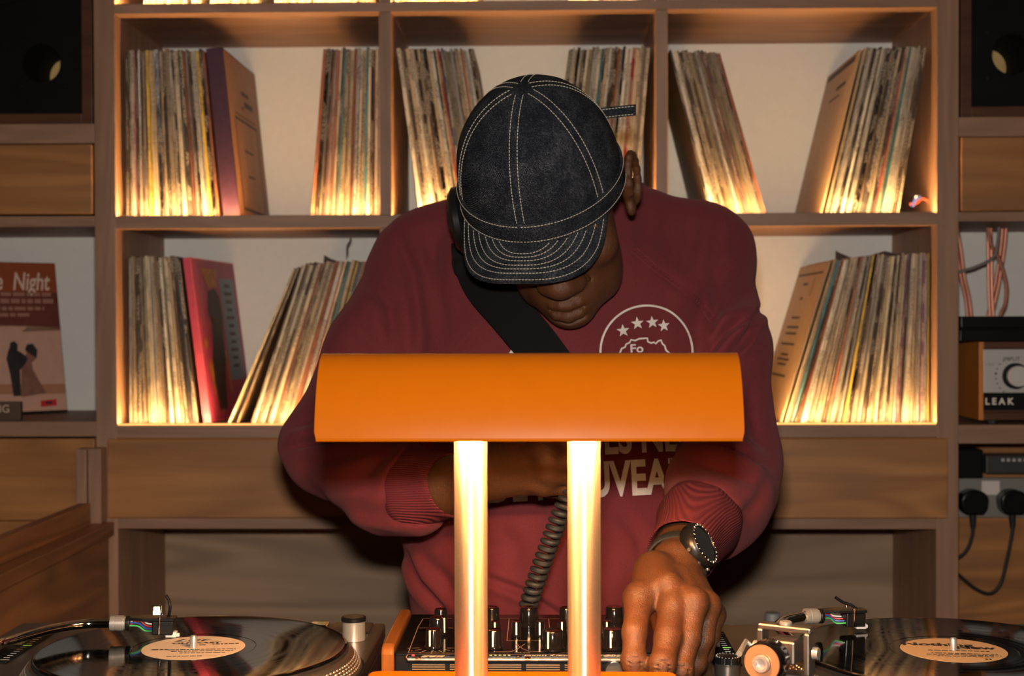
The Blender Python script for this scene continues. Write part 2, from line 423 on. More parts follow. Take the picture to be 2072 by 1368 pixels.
PAL = [('tan', (0.50, 0.36, 0.22), 9), ('cream', (0.64, 0.53, 0.38), 9), ('grey brown', (0.27, 0.20, 0.14), 8), ('dark brown', (0.08, 0.045, 0.026), 8),
       ('black', (0.012, 0.009, 0.008), 11), ('off white', (0.72, 0.65, 0.54), 7), ('rust', (0.34, 0.10, 0.045), 3), ('red', (0.42, 0.05, 0.04), 1.2),
       ('dark blue', (0.05, 0.06, 0.13), 1.2), ('yellow', (0.60, 0.40, 0.06), 1.0), ('grey', (0.36, 0.33, 0.30), 5), ('olive', (0.20, 0.17, 0.08), 2), ('plum', (0.16, 0.05, 0.10), 1), ('teal', (0.05, 0.22, 0.25), 0.5)]
CM = {n: c for n, c, _ in PAL}
def ordn(i):
    w = ['first', 'second', 'third', 'fourth', 'fifth', 'sixth', 'seventh', 'eighth', 'ninth', 'tenth', 'eleventh', 'twelfth']
    if i < 12: return w[i]
    k = i + 1; return f"{k}{'th' if 10 <= k % 100 <= 20 else {1: 'st', 2: 'nd', 3: 'rd'}.get(k % 10, 'th')}"
NREC = 0
def put_sleeve(xb, zb, th, ang, col, label, group, y=None, h=None, gloss=None, kind=None, rz=0.0, name='record_sleeve'):
    global NREC; NREC += 1
    y = YS + 0.034 + RNG.uniform(-0.003, 0.004) if y is None else y
    h = 0.3195 + RNG.uniform(-0.003, 0.003) if h is None else h
    g = (RNG.random() < 0.16) if gloss is None else gloss
    k = RNG.choice((0, 0, 1, 2)) if kind is None else kind
    o = bpy.data.objects.new(name, SM[(k, int(g))]); COL.objects.link(o)
    o.scale = (th, 0.285 if YB - y > 0.305 else YB - y - 0.02, h)
    o.rotation_euler = (0, ang, rz)
    o.location = (xb, y, zb + abs(sin(ang)) * th / 2 + 0.0003)
    j = RNG.uniform(0.82, 1.12); o.color = (col[0] * j, col[1] * j, col[2] * j, 1)
    props(o, label, 'record', group); return o

def pick(last):
    while True:
        n, c, _ = RNG.choices(PAL, [w for _, _, w in PAL])[0]
        if n != last or RNG.random() < 0.3: return n, c
def stack(where, group, zb, b0, b1, t0, t1, pyb, pyt, px_th, fixed=None):
    """a row of sleeves whose feet run from b0 to b1 and whose tops run from t0 to t1 (picture measurements)"""
    Xb0, Xb1 = sx(b0, pyb), sx(b1, pyb); Xt0, Xt1 = sx(t0, pyt), sx(t1, pyt)
    n = max(3, round(((b1 - b0) + (t1 - t0)) / 2 / px_th)); w = [RNG.uniform(0.55, 1.5) for _ in range(n)]
    S = sum(w); acc = 0; last = None; hh = 0.3195
    for i in range(n):
        u0 = acc / S; acc += w[i]; u1 = acc / S; um = (u0 + u1) / 2
        xb = Xb0 + (Xb1 - Xb0) * um; xt = Xt0 + (Xt1 - Xt0) * um
        ang = math.asin(max(-0.7, min(0.7, (xt - xb) / hh)))
        th = min((Xb1 - Xb0) * (u1 - u0), max(0.0022, (Xt1 - Xt0) * (u1 - u0))) * cos(ang) * 0.965
        nm, c = pick(last); last = nm
        if fixed:
            for fu, fn in fixed:
                if u0 <= fu < u1: nm, c = fn, CM[fn]
        tn = 'thin ' if w[i] < 0.85 else ('thick ' if w[i] > 1.25 else '')
        put_sleeve(xb, zb, th, ang, c, f'{tn}{nm} record sleeve, {ordn(i)} from the left in {where}', group)

TH = 5.5
zb1, zb2 = zB1 , zC1
UL, UM, UR, LL, LR = 'upper left', 'upper middle', 'upper right', 'lower left', 'lower right'
stack('the left stack, upper left compartment', 'records in the upper left compartment', zb1, 246, 436, 244, 404, 437, 97, TH, [(0.9, 'yellow'), (0.72, 'black')])
stack('the right stack, upper left compartment', 'records in the upper left compartment', zb1, 622, 767, 649, 767, 437, 97, TH, [(0.27, 'rust')])
stack('the left stack, upper middle compartment', 'records in the upper middle compartment', zb1, 846, 1010, 799, 957, 437, 97, TH, [(0.1, 'dark brown'), (0.45, 'off white'), (0.52, 'red'), (0.6, 'dark blue')])
stack('the right stack, upper middle compartment', 'records in the upper middle compartment', zb1, 1106, 1290, 1152, 1318, 437, 97, TH, [(0.03, 'black'), (0.12, 'black'), (0.22, 'black'), (0.8, 'red')])
stack('the left stack, upper right compartment', 'records in the upper right compartment', zb1, 1441, 1557, 1358, 1461, 437, 97, 5.2, [(0.04, 'black'), (0.7, 'rust')])
stack('the right stack, upper right compartment', 'records in the upper right compartment', zb1, 1676, 1828, 1757, 1885, 437, 97, TH, [(0.05, 'black'), (0.5, 'black'), (0.66, 'red')])
stack('the left stack, lower left compartment', 'records in the lower left compartment', zb2, 250, 394, 249, 354, 858, 520, 5.0, [(0.12, 'black'), (0.6, 'off white')])
stack('the right stack, lower left compartment', 'records in the lower left compartment', zb2, 498, 690, 604, 766, 858, 520, TH, [(0.05, 'off white'), (0.45, 'rust'), (0.75, 'dark blue')])
stack('the right stack, lower right compartment', 'records in the lower right compartment', zb2, 1592, 1889, 1694, 1890, 858, 525, 5.2, [(0.06, 'teal'), (0.4, 'dark brown'), (0.55, 'black'), (0.62, 'off white')])

# sleeves whose covers show
def flat_part(name, mat, parent, L, quads=None, tris=None):
    """flat print on a cover: L maps (depth, height) on the cover to the room"""
    mb = MB()
    for q in quads or []: mb.add([L(*p) for p in q], [tuple(range(len(q)))])
    for v, f in tris or []: mb.add([L(*p) for p in v], f)
    o = mb.build(name, mat, parent, fix=False)
    if name == 'printed_lines': o['kind'] = 'stuff'        # lines of print too small to read
    return o
def shift(tr, x, y): v, f = tr; return ([(a + x, b + y) for a, b in v], f)
def cover(xb, zb, th, ang, mat, face_mat, label, side, group, rz=0.0, y=None, h=0.319, name='record_sleeve', dep=0.30):
    """a sleeve as an Empty with body; returns the thing and the mapping of its visible face (side = +1 right face)"""
    y = YS + 0.034 if y is None else y
    t = thing(name, label, 'record', (xb, y, zb), group)
    R = Matrix.Rotation(rz, 3, 'Z') @ Matrix.Rotation(ang, 3, 'Y'); o = Vector((xb, y, zb + abs(sin(ang)) * th / 2 + 0.0003))
    def W(x, d, z): return o + R @ Vector((x, d, z))
    MB().add([W(x, d, z) for z in (0, h) for d in (0, dep) for x in (-th / 2, th / 2)], [(0, 2, 3, 1), (4, 5, 7, 6), (0, 1, 5, 4), (2, 6, 7, 3), (0, 4, 6, 2), (1, 3, 7, 5)]).build('sleeve', mat, t, bevel=min(0.0012, th * .3))
    xf = side * (th / 2 + 0.0006)
    L = lambda d, z: W(xf, d if side > 0 else d, z)
    MB().add([W(side * (th / 2 + 0.0003), d, z) for d, z in ((0.003, 0.003), (dep - 0.003, 0.003), (dep - 0.003, h - 0.003), (0.003, h - 0.003))], [(0, 1, 2, 3)]).build('cover', face_mat, t, fix=False)
    return t, L
def frame_quads(d0, d1, z0, z1, w):
    return [[(d0, z0), (d1, z0), (d1, z0 + w), (d0, z0 + w)], [(d0, z1 - w), (d1, z1 - w), (d1, z1), (d0, z1)], [(d0, z0), (d0 + w, z0), (d0 + w, z1), (d0, z1)], [(d1 - w, z0), (d1, z0), (d1, z1), (d1 - w, z1)]]
M['plum_box'] = plain('plum_cloth_box', (0.05, 0.013, 0.034), 0.5, var=0.25)
M['brown_cover'] = plain('brown_card_cover', (0.23, 0.10, 0.036), 0.5, var=0.12)
M['brown_ink'] = plain('brown_ink', (0.035, 0.014, 0.010), 0.6)
M['tan_cover'] = plain('tan_back_cover', (0.42, 0.27, 0.15), 0.5, var=0.08)
M['pink'] = plain('pink_cover', (0.62, 0.075, 0.12), 0.45, var=0.12)
M['magenta'] = plain('magenta_cover', (0.34, 0.035, 0.085), 0.45, var=0.15)
M['blue_panel'] = plain('slate_blue_panel', (0.16, 0.22, 0.28), 0.5)
M['ochre'] = plain('ochre_print', (0.40, 0.16, 0.03), 0.5, var=0.3)
M['ink_black'] = plain('dark_print', (0.022, 0.016, 0.016), 0.5, var=0.3)

# plum box set with a framed brown cover
th = (sx(479, 430) - sx(441, 430)) * 0.9
ang = math.asin((sx(425, 97) - sx(461, 437)) / 0.318)
t, L = cover(sx(461, 437), zb1, th, ang, M['plum_box'], M['brown_cover'], 'thick plum record box with framed brown cover closing the upper left stack', 1, 'records in the upper left compartment', h=0.323)
flat_part('printed_frame', M['brown_ink'], t, L, frame_quads(0.045, 0.255, 0.015, 0.20, 0.006) + [[(0.055, 0.205), (0.245, 0.205), (0.245, 0.208), (0.055, 0.208)]])
flat_part('printed_lines', M['brown_ink'], t, L, [[(.13, .252), (.20, .252), (.20, .260), (.13, .260)], [(.15, .230), (.23, .230), (.23, .242), (.15, .242)], [(.12, .222), (.14, .222), (.14, .227), (.12, .227)], [(.11, .135), (.19, .135), (.19, .140), (.11, .140)], [(.12, .085), (.18, .085), (.18, .090), (.12, .090)]])

# pink sleeve with a blue text panel
angp = math.asin((sx(366, 522) - sx(409, 855)) / 0.313)
t, L = cover(sx(411, 855), zb2, 0.0155, angp, M['pink'], M['magenta'], 'pink record sleeve with blue text panel turned outwards, lower left compartment', 1, 'records in the lower left compartment', rz=rad(-3))
flat_part('text_panel', M['blue_panel'], t, L, [[(0.175, 0.075), (0.275, 0.075), (0.275, 0.283), (0.175, 0.283)]])
fig = [(0.07, .02), (.12, .02), (.135, .09), (.15, .12), (.155, .17), (.165, .2), (.16, .245), (.13, .262), (.085, .255), (.07, .215), (.085, .19), (.075, .15), (.06, .12), (.055, .07)]
L2 = lambda d, z: L(d, z) + Vector((0.0004, 0, 0))
flat_part('printed_figure', M['ink_black'], t, L2, [fig])
for q_ in [[(.03, .11), (.05, .125), (.07, .06), (.10, .02), (.08, .015), (.055, .05)], [(.15, .13), (.165, .14), (.175, .05), (.16, .05)], [(.02, .16), (.04, .165), (.04, .145), (.02, .142)], [(.09, .262), (.15, .265), (.16, .30), (.05, .30)], [(.08, .197), (.13, .193), (.13, .2), (.08, .204)]]: flat_part('ochre_shape', M['ochre'], t, L2, [q_])
rows = []
for i in range(11):
    z = .265 - i * .0165; wv = .5 + .4 * RNG.random(); d = .225 - .035 * wv
    rows.append([(d, z), (.225 + .035 * wv, z), (.225 + .035 * wv, z + .007), (d, z + .007)])
flat_part('printed_lines', M['ink_black'], t, L2, rows)

# brown back covers facing left
a6 = math.asin((sx(1752, 100) - sx(1672, 430)) / 0.313)
t, L = cover(sx(1668, 430), zb1, 0.004, a6, M['tan_cover'], M['tan_cover'], 'brown back cover leaning at the left of the upper right stack', -1, 'records in the upper right compartment')
flat_part('printed_lines', M['brown_ink'], t, L, [[(.06, .262), (.15, .262), (.15, .270), (.06, .270)], [(.02, .300), (.28, .300), (.28, .312), (.02, .312)], [(.10, .245), (.2, .245), (.2, .249), (.1, .249)]])
a9 = math.asin((sx(1687, 540) - sx(1588, 856)) / 0.313)
t, L = cover(sx(1586, 856), zb2, 0.004, a9, M['tan_cover'], M['tan_cover'], 'brown back cover with printed lines leaning left of the lower right stack', -1, 'records in the lower right compartment')
rows = [[(.02, .296), (.28, .296), (.28, .30), (.02, .30)]]
for z, w in ((.275, .05), (.245, .03), (.205, .09), (.185, .13), (.172, .12), (.15, .15), (.128, .08), (.118, .13), (.108, .1), (.085, .16)):
    rows.append([(.17 - w / 2, z), (.17 + w / 2, z), (.17 + w / 2, z + .005), (.17 - w / 2, z + .005)])
rows.append([(.085, .25), (.09, .25), (.09, .29), (.085, .29)])
flat_part('printed_lines', M['brown_ink'], t, L, rows)
# steep first sleeve of the lower left right-hand stack
a8 = math.asin((sx(580, 545) - sx(449, 857)) / 0.313)
put_sleeve(sx(455, 857), zb2, 0.004, a8, CM['cream'], 'cream record sleeve leaning steeply beside the pink one, lower left compartment', 'records in the lower left compartment', gloss=False, kind=0)
put_sleeve(sx(472, 857), zb2, 0.004, a8 * 0.93, CM['dark brown'], 'dark brown sleeve leaning steeply behind the steep cream one, lower left compartment', 'records in the lower left compartment', gloss=False, kind=0)

# the row above: only the feet of its records show
mb = MB()
for a, b, py in ((280, 322, 8), (326, 368, 8), (379, 398, 8), (417, 514, 7), (548, 755, 6), (795, 965, 3), (1150, 1292, 0), (1420, 1560, 0)):
    x, x1 = sx(a, py), sx(b, py)
    while x < x1:
        w = RNG.uniform(0.003, 0.008); mb.box(x, min(x + w, x1), YS + 0.032 + RNG.uniform(0, .004), YS + 0.32, zA1 + 0.001, zA1 + 0.313); x += w + RNG.uniform(0.0003, 0.002)
t = NT('row_of_sleeves'); v = t.coord('Object', (230, 1, 12))
t.color(t.ramp(t.noise(v, 1.0, 2), [(0.3, (0.03, 0.02, 0.015)), (0.45, (0.4, 0.28, 0.16)), (0.6, (0.62, 0.5, 0.36)), (0.75, (0.3, 0.12, 0.05))])); t.set(Roughness=0.5)
o = mb.build('record_sleeves', t.m); props(o, 'feet of the record rows on the topmost lit shelf', 'record', kind='stuff')
# ------------------------------------------------------------------ loudspeakers
M['wool'] = plain('pale_speaker_wool', (0.62, 0.42, 0.17), 0.9, var=0.15)
def speaker(label, px_in, py_bot, hole_px, hole_py, hole_d, xc_out, zshelf):
    sgn = -1 if px_in < 1000 else 1
    yf = YS + 0.012; xin = P(px_in, py_bot, yf).x; w = 0.40
    x0, x1 = (xin - w, xin) if sgn < 0 else (xin, xin + w)
    z0 = zshelf + 0.0005; z1 = z0 + 0.62; fr = 0.020
    t = thing('loudspeaker', label, 'speaker', ((x0 + x1) / 2, yf + 0.14, z0))
    b = MB(); y1 = YB - 0.02
    b.box(x0, x0 + fr, yf, y1, z0, z1).box(x1 - fr, x1, yf, y1, z0, z1).box(x0 + fr, x1 - fr, yf, y1, z0, z0 + fr).box(x0 + fr, x1 - fr, yf, y1, z1 - fr, z1)
    b.build('cabinet', M['walnut'], t, bevel=0.001)
    MB().box(x0 + fr, x1 - fr, y1 - 0.01, y1 - 0.001, z0 + fr, z1 - fr).build('back', M['black_matt'], t)
    c = P(hole_px, hole_py, yf + 0.012); r = hole_d / FPX * 2.66 / 2
    # baffle with a round port cut in it
    bm = bmesh.new(); n = 40; X0, X1, Z0, Z1 = x0 + fr, x1 - fr, z0 + fr, z1 - fr; outer = []
    ring = [(c.x + r * cos(2 * pi * k / n), c.z + r * sin(2 * pi * k / n)) for k in range(n)]
    for k in range(n):
        a = 2 * pi * k / n; dx, dz = cos(a), sin(a)
        s = min(((X1 - c.x) / dx if dx > 1e-6 else (X0 - c.x) / dx if dx < -1e-6 else 9), ((Z1 - c.z) / dz if dz > 1e-6 else (Z0 - c.z) / dz if dz < -1e-6 else 9))
        outer.append((c.x + dx * s, c.z + dz * s))
    mb = MB(); v = [(p[0], c.y, p[1]) for p in ring] + [(p[0], c.y, p[1]) for p in outer]
    mb.add(v, [(k, (k + 1) % n, n + (k + 1) % n, n + k) for k in range(n)])
    for X in (X0, X1):
        for Z in (Z0, Z1):
            ks = sorted(range(n), key=lambda k: (outer[k][0] - X) ** 2 + (outer[k][1] - Z) ** 2)
            k = [k for k in ks if abs(outer[k][0] - X) < 1e-5][0]; j = [j for j in ks if abs(outer[j][1] - Z) < 1e-5][0]
            mb.add([(outer[k][0], c.y, outer[k][1]), (X, c.y, Z), (outer[j][0], c.y, outer[j][1])], [(0, 1, 2)])
    mb.build('baffle', M['black'], t)
    L = 0.15
    MB().lathe((c.x, c.y, c.z), [(r * 1.03, -0.0006), (r, -0.001), (r * .98, 0.0), (r * .98, L)], 40, (0, 1, 0)).build('port_tube', M['black_matt'], t, smooth=True)
    MB().cyl((c.x, c.y + L, c.z), (c.x, c.y + L + .01, c.z), r * .98, n=30).build('port_lining', M['wool'], t)
    mb = MB()
    for k in range(4):
        a = pi / 4 + k * pi / 2; mb.cyl((c.x + 1.6 * r * cos(a), c.y - .002, c.z + 1.6 * r * sin(a)), (c.x + 1.6 * r * cos(a), c.y + .002, c.z + 1.6 * r * sin(a)), .004, n=10)
    mb.build('screws', M['black'], t)['kind'] = 'stuff'
    zc = c.z + 0.24
    MB().lathe((min(max(c.x - sgn * -.02, x0 + .19), x1 - .19), c.y - .001, zc), [(0.135, 0), (0.13, -.008), (.12, -.006), (.11, .01), (.045, .045), (0.045, .03), (.02, .02), (0, .018)], 40, (0, 1, 0)).build('driver', M['black_matt'], t, smooth=True)
    return t
speaker('black loudspeaker in dark wooden case, left side of the picture', 187, 247, 84, 128, 80, None, zl(250))
speaker('black loudspeaker in dark wooden case, right side of the picture', 1944, 231, 2048, 110, 82, None, zr(236))

# ------------------------------------------------------------------ left bay: propped record and plaque
M['poster_red'] = plain('rust_red_print', (0.30, 0.065, 0.022), 0.45, var=0.06)
M['poster_dark'] = plain('dark_red_print', (0.15, 0.035, 0.025), 0.45, var=0.1)
M['poster_sky'] = plain('dusky_pink_print', (0.60, 0.33, 0.24), 0.45, var=0.04)
M['poster_sand'] = plain('sand_print', (0.42, 0.19, 0.10), 0.45, var=0.06)
M['poster_text'] = plain('pale_pink_print', (0.72, 0.50, 0.40), 0.5)
M['poster_lines'] = plain('faint_pink_print', (0.36, 0.17, 0.13), 0.5)
M['dress'] = plain('rust_dress_print', (0.24, 0.10, 0.07), 0.5, var=0.15)
M['red_logo'] = plain('red_print', (0.55, 0.015, 0.02), 0.5)
yb_, yt_ = YS + 0.24, YS + 0.29
br = P(137, 838, yb_); tr = P(108, 531, yt_)
zshelfL = zl(853)
psi, bet = rad(40), rad(12); H = 0.315
ux = Vector((cos(psi), sin(psi), 0)); uy = Vector((-sin(psi) * sin(bet), cos(psi) * sin(bet), cos(bet))); un = ux.cross(uy)     # towards the room
if un.y > 0: un = -un
W_ = 0.315
org = Vector((br.x, br.y, max(br.z, zshelfL + .003)))
def fit_text(s, size, width, **kw):
    v, f = text_tris(s, 1.0, 'LEFT', **kw); x0 = min(p[0] for p in v); x1 = max(p[0] for p in v)
    return [((a - x0) * width / (x1 - x0), b * size) for a, b in v], f
def Lp(a, b, lift=0.0006): return org + ux * (a - W_) + uy * b + un * lift     # a,b measured from lower left corner
t = thing('record_sleeve', 'record sleeve with dancing couple and pale script, propped face out', 'record', (org.x - W_ / 2, org.y, zshelfL), 'records shown face out')
z_low = min(org.z, zshelfL + 0.004)
MB().obox(org + ux * (-W_ / 2) + uy * (H / 2) - un * 0.0025, ux, uy, un, W_ / 2, H / 2, 0.0025).build('sleeve', M['black_matt'], t)
flat_part('sky_print', M['poster_sky'], t, Lp, [[(0.001, .02), (W_ - .001, .02), (W_ - .001, H * .62), (.001, H * .62)]])
flat_part('sand_print', M['poster_sand'], t, lambda a, b: Lp(a, b, .0008), [[(0.001, .03), (W_ - .001, .035), (W_ - .001, H * .185), (W_ * .7, H * .19), (W_ * .5, H * .2), (.001, H * .19)]])
flat_part('lower_print', M['poster_sky'], t, lambda a, b: Lp(a, b, .001), [[(0.001, .004), (W_ - .001, .004), (W_ - .001, H * .12), (W_ * .6, H * .13), (.001, H * .12)]])
flat_part('upper_print', M['poster_red'], t, Lp, [[(0.001, H * .55), (W_ * .45, H * .545), (W_ * .62, H * .575), (W_ * .78, H * .57), (W_ * .74, H * .535), (W_ - .001, H * .545), (W_ - .001, H - .001), (.001, H - .001)]])
flat_part('dark_band', M['poster_dark'], t, lambda a, b: Lp(a, b, .0008), [[(0.001, H * .56), (W_ * .45, H * .56), (W_ * .6, H * .585), (W_ - .001, H * .565), (W_ - .001, H * .80), (.001, H * .80)]])
flat_part('lettering', M['poster_text'], t, lambda a, b: Lp(a, b, .0014), tris=[
    shift(fit_text('Night', .052, .078, bold=.02, shear=.25), W_ * .955 - .078, H * .866), shift(fit_text('Love', .052, .066, bold=.02, shear=.25), W_ * .955 - .164, H * .866),
    ])
bars = []; rg = random.Random(5)
for x1, z, h_ in ((.955, .785, .0075), (.965, .740, .0095), (.90, .690, .0075), (.80, .648, .0070)):
    q = W_ * .30
    while q < W_ * x1:
        w_ = min(rg.uniform(.008, .026), W_ * x1 - q); bars.append([(q, H * z - h_ / 2), (q + w_, H * z - h_ / 2), (q + w_, H * z + h_ / 2), (q, H * z + h_ / 2)]); q += w_ + .0035
flat_part('printed_lines', M['poster_lines'], t, lambda a, b: Lp(a, b, .0014), bars)
c0 = W_ * .48
man = [(-.03, .055), (-.012, .055), (-.010, .12), (.004, .135), (.012, .15), (-.004, .165), (-.012, .17), (-.010, .185), (-.018, .194), (-.028, .19), (-.03, .178), (-.034, .17), (-.04, .15), (-.034, .11)]
wom = [(-.012, .052), (.05, .06), (.035, .09), (.022, .12), (.02, .138), (.033, .150), (.035, .17), (.026, .186), (.012, .185), (.006, .172), (.01, .162), (.0, .152), (-.006, .13)]
fl = lambda a, b: Lp(a * .85 + W_ * .735, .115 * H + (b - .055) * .36 * H / .139, .0012)
flat_part('printed_woman', M['dress'], t, fl, [wom]); flat_part('printed_man', M['ink_black'], t, lambda a, b: fl(a, b) + un * .0003, [man])
flat_part('printed_hair', M['ink_black'], t, lambda a, b: fl(a, b) + un * .0004, [[(.012, .185), (.006, .172), (.018, .160), (.033, .150), (.036, .17), (.026, .187)]])
flat_part('red_label', M['red_logo'], t, lambda a, b: Lp(a, b, .0016), [[(W_ - .055, .012), (W_ - .022, .014), (W_ - .022, .027), (W_ - .055, .025)]])
flat_part('label_mark', M['ink_black'], t, lambda a, b: Lp(a, b, .0019), [[(W_ - .045, .017), (W_ - .031, .018), (W_ - .031, .023), (W_ - .045, .022)]])
# wooden plaque
M['plaque'] = wood('plaque_wood', (0.09, 0.05, 0.03), (0.15, 0.09, 0.055), 'x')
q0, q1 = P(41, 853, YS + 0.02), P(41, 813, YS + 0.02)
pq = thing('plaque', 'small dark wooden plaque with pale capitals in front of the propped record', 'sign', (q0.x - .08, YS + .028, zshelfL))
MB().box(q0.x - 0.16, q0.x, YS + 0.02, YS + 0.034, zshelfL + .0003, q1.z).build('board', M['plaque'], pq, bevel=.001)
mb = MB(); flat_text(mb, 'PLAYING', (P(20, 828, YS + .02).x, YS + .0195, P(20, 828, YS + .02).z), (1, 0, 0), (0, 0, 1), 0.021, align='RIGHT'); mb.build('lettering', M['poster_text'], pq)

# ------------------------------------------------------------------ right bay: amplifier, black unit, cables, sockets
ya = YS + 0.012; zs_ = zr(860)
a0, a1 = P(1981, 845, ya), P(1981, 692, ya)
am = thing('amplifier', 'small wooden amplifier with silver face and round white knob', 'amplifier', (a0.x + .15, ya + .1, zs_))
AX0, AX1, AZ0, AZ1 = a0.x, a0.x + 0.33, zs_ + 0.008, a1.z
f_ = .0085; yd = ya + 0.135
MB().box(AX0, AX0 + f_, ya, yd, AZ0, AZ1).build('side_panel', M['teak'], am, bevel=.001); MB().box(AX1 - f_, AX1, ya, yd, AZ0, AZ1).build('side_panel', M['teak'], am, bevel=.001)
MB().box(AX0 + f_, AX1 - f_, ya, yd, AZ1 - .012, AZ1).box(AX0 + f_, AX1 - f_, ya, yd, AZ0, AZ0 + .014).build('case', M['walnut'], am, bevel=.001)
mb = MB()
for x in (AX0 + .03, AX1 - .03):
    for y in (ya + .02, yd - .03): mb.cyl((x, y, zs_ + .0002), (x, y, AZ0 - .0002), .012, n=14)
mb.build('feet', M['rubber'], am)
fz = P(2030, 795, ya).z; fb0, fb1 = P(2030, 830, ya).z, P(2030, 707, ya).z
xp = P(1991, 760, ya).x
MB().box(AX0 + f_ + .0002, AX1 - f_ - .0002, ya + .012, yd - .002, AZ0 + .0142, AZ1 - .0122).build('chassis', M['walnut'], am)
MB().box(xp, AX1 - .015, ya + .003, ya + .0118, fz, fb1).build('silver_face', M['silver'], am, bevel=.0006)
MB().box(xp, AX1 - .015, ya + .004, ya + .0118, fb0, fz - .0003).build('black_band', M['black_matt'], am)
kc = P(2055, 761, ya)
MB().lathe((kc.x, ya + .003, kc.z), [(0, 0), (.0245, 0), (.0245, -.006), (.021, -.012), (0, -.012)], 36, (0, 1, 0)).build('knob_ring', M['black'], am, smooth=True)
MB().lathe((kc.x, ya - .009, kc.z), [(.0195, 0), (.0195, -.010), (.018, -.012), (0, -.012)], 36, (0, 1, 0)).build('knob', plain('white_knob', (0.62, 0.57, 0.54), 0.35), am, smooth=True)
mb = MB()
for k in range(9):
    a = pi * (0.62 + .085 * k); mb.cyl((kc.x + .036 * cos(a), ya + .003, kc.z + .036 * sin(a)), (kc.x + .036 * cos(a), ya + .0025, kc.z + .036 * sin(a)), .0022 if k == 4 else .0014, n=8)
flat_text(mb, 'INPUT', (P(2048, 727, ya).x, ya + .0024, P(2048, 727, ya).z), (1, 0, 0), (0, 0, 1), .011)
flat_text(mb, '1 2 3', (kc.x - .048, ya + .0024, kc.z + .022), (1, 0, 0), (0, 0, 1), .007)
mb.build('scale_marks', M['black_print'], am)
lk = P(2023, 813, ya)
mb = MB(); flat_text(mb, 'L E A K', (lk.x, ya + .0034, lk.z), (1, 0, 0), (0, 0, 1), .0170, bold=.0006, xs=0.98); mb.build('lettering', plain('cream_print', (0.8, 0.7, 0.58), .5), am)
k2 = MB().lathe((kc.x + .09, ya + .003, kc.z), [(0, 0), (.0245, 0), (.0245, -.006), (.0195, -.012), (.0195, -.02), (0, -.021)], 36, (0, 1, 0)).build('knob', M['silver'], am, smooth=True)

# black unit on top of it
bz0 = AZ1 + .0004; bz1 = P(2000, 640, ya).z; bx0 = P(1942, 660, YS + .02).x + .001
bk = thing('black_unit', 'flat black electronic box lying on top of the wooden amplifier', 'stereo unit', (bx0 + .2, ya + .1, bz0))
bm_ = (bz0 + bz1) / 2
MB().box(bx0, bx0 + .43, ya + .010, ya + .135, bz0, bm_ - .001).build('lower_case', M['black'], bk, bevel=.002)
MB().box(bx0, bx0 + .43, ya + .006, ya + .135, bm_ + .001, bz1).build('lid', M['black'], bk, bevel=.003)
MB().box(bx0 + .004, bx0 + .426, ya + .013, ya + .13, bm_ - .001, bm_ + .001).build('seam', M['black_matt'], bk)

# speaker cables hanging behind
M['copper'] = plain('clear_copper_cable', (0.52, 0.20, 0.13), 0.28, 0.35, coat=0.4)
M['grey_cable'] = plain('grey_cable', (0.22, 0.19, 0.17), 0.5)
def curve_pts(pp, n=10):
    """smooth curve (Catmull-Rom) through points"""
    q = [Vector(p) for p in pp]; q = [q[0] * 2 - q[1]] + q + [q[-1] * 2 - q[-2]]; out = []
    for i in range(1, len(q) - 2):
        for k in range(n):
            t = k / n; a, b, c, d = q[i - 1:i + 3]
            out.append(0.5 * ((2 * b) + (c - a) * t + (2 * a - 5 * b + 4 * c - d) * t * t + (3 * b - a - 3 * c + d) * t ** 3))
    out.append(q[-2]); return out
def cable(name, label, px, r, mat, twin=False, y=None, cat='cable', group=None):
    y = YS + 0.25 if y is None else y
    pts = curve_pts([P(a, b, y + (c[0] if c else 0)) for a, b, *c in px])
    mb = MB()
    if twin:
        mb.tube([p + Vector((-r * .95, 0, 0)) for p in pts], r, 8).tube([p + Vector((r * .95, 0, 0)) for p in pts], r, 8)
    else: mb.tube(pts, r, 10)
    o = mb.build(name, mat, None, smooth=True); return props(o, label, cat, group)
cable('speaker_cable', 'copper speaker cable slanting down at the left of the amplifier recess', [(1930, 440), (1940, 500), (1948, 560), (1957, 600), (1962, 640), (1966, 680, .0)], .0038, M['copper'], True, YS + .19)
cable('speaker_cable', 'copper speaker cable running straight down behind the black unit', [(2001, 440), (2003, 520), (2004, 590), (2007, 640), (2010, 680)], .0034, M['copper'], True, YS + .2)
cable('speaker_cable', 'bright copper speaker cable crossing down to the left, rightmost in the recess', [(2034, 440), (2029, 500), (2020, 560), (2010, 610), (2000, 650), (1996, 690)], .0038, M['copper'], True, YS + .215)
cable('speaker_cable', 'dark curved speaker cable bowing to the right behind the black unit', [(1998, 440), (2004, 490), (2022, 525), (2036, 575), (2034, 615), (2024, 640), (2018, 690)], .0042, M['copper'], False, YS + .185)
cable('thin_cable', 'thin grey cable strung across the amplifier recess', [(1925, 556), (1945, 549), (1975, 540), (2010, 520), (2020, 480), (2021, 440)], .0032, M['grey_cable'], False, YS + .175)

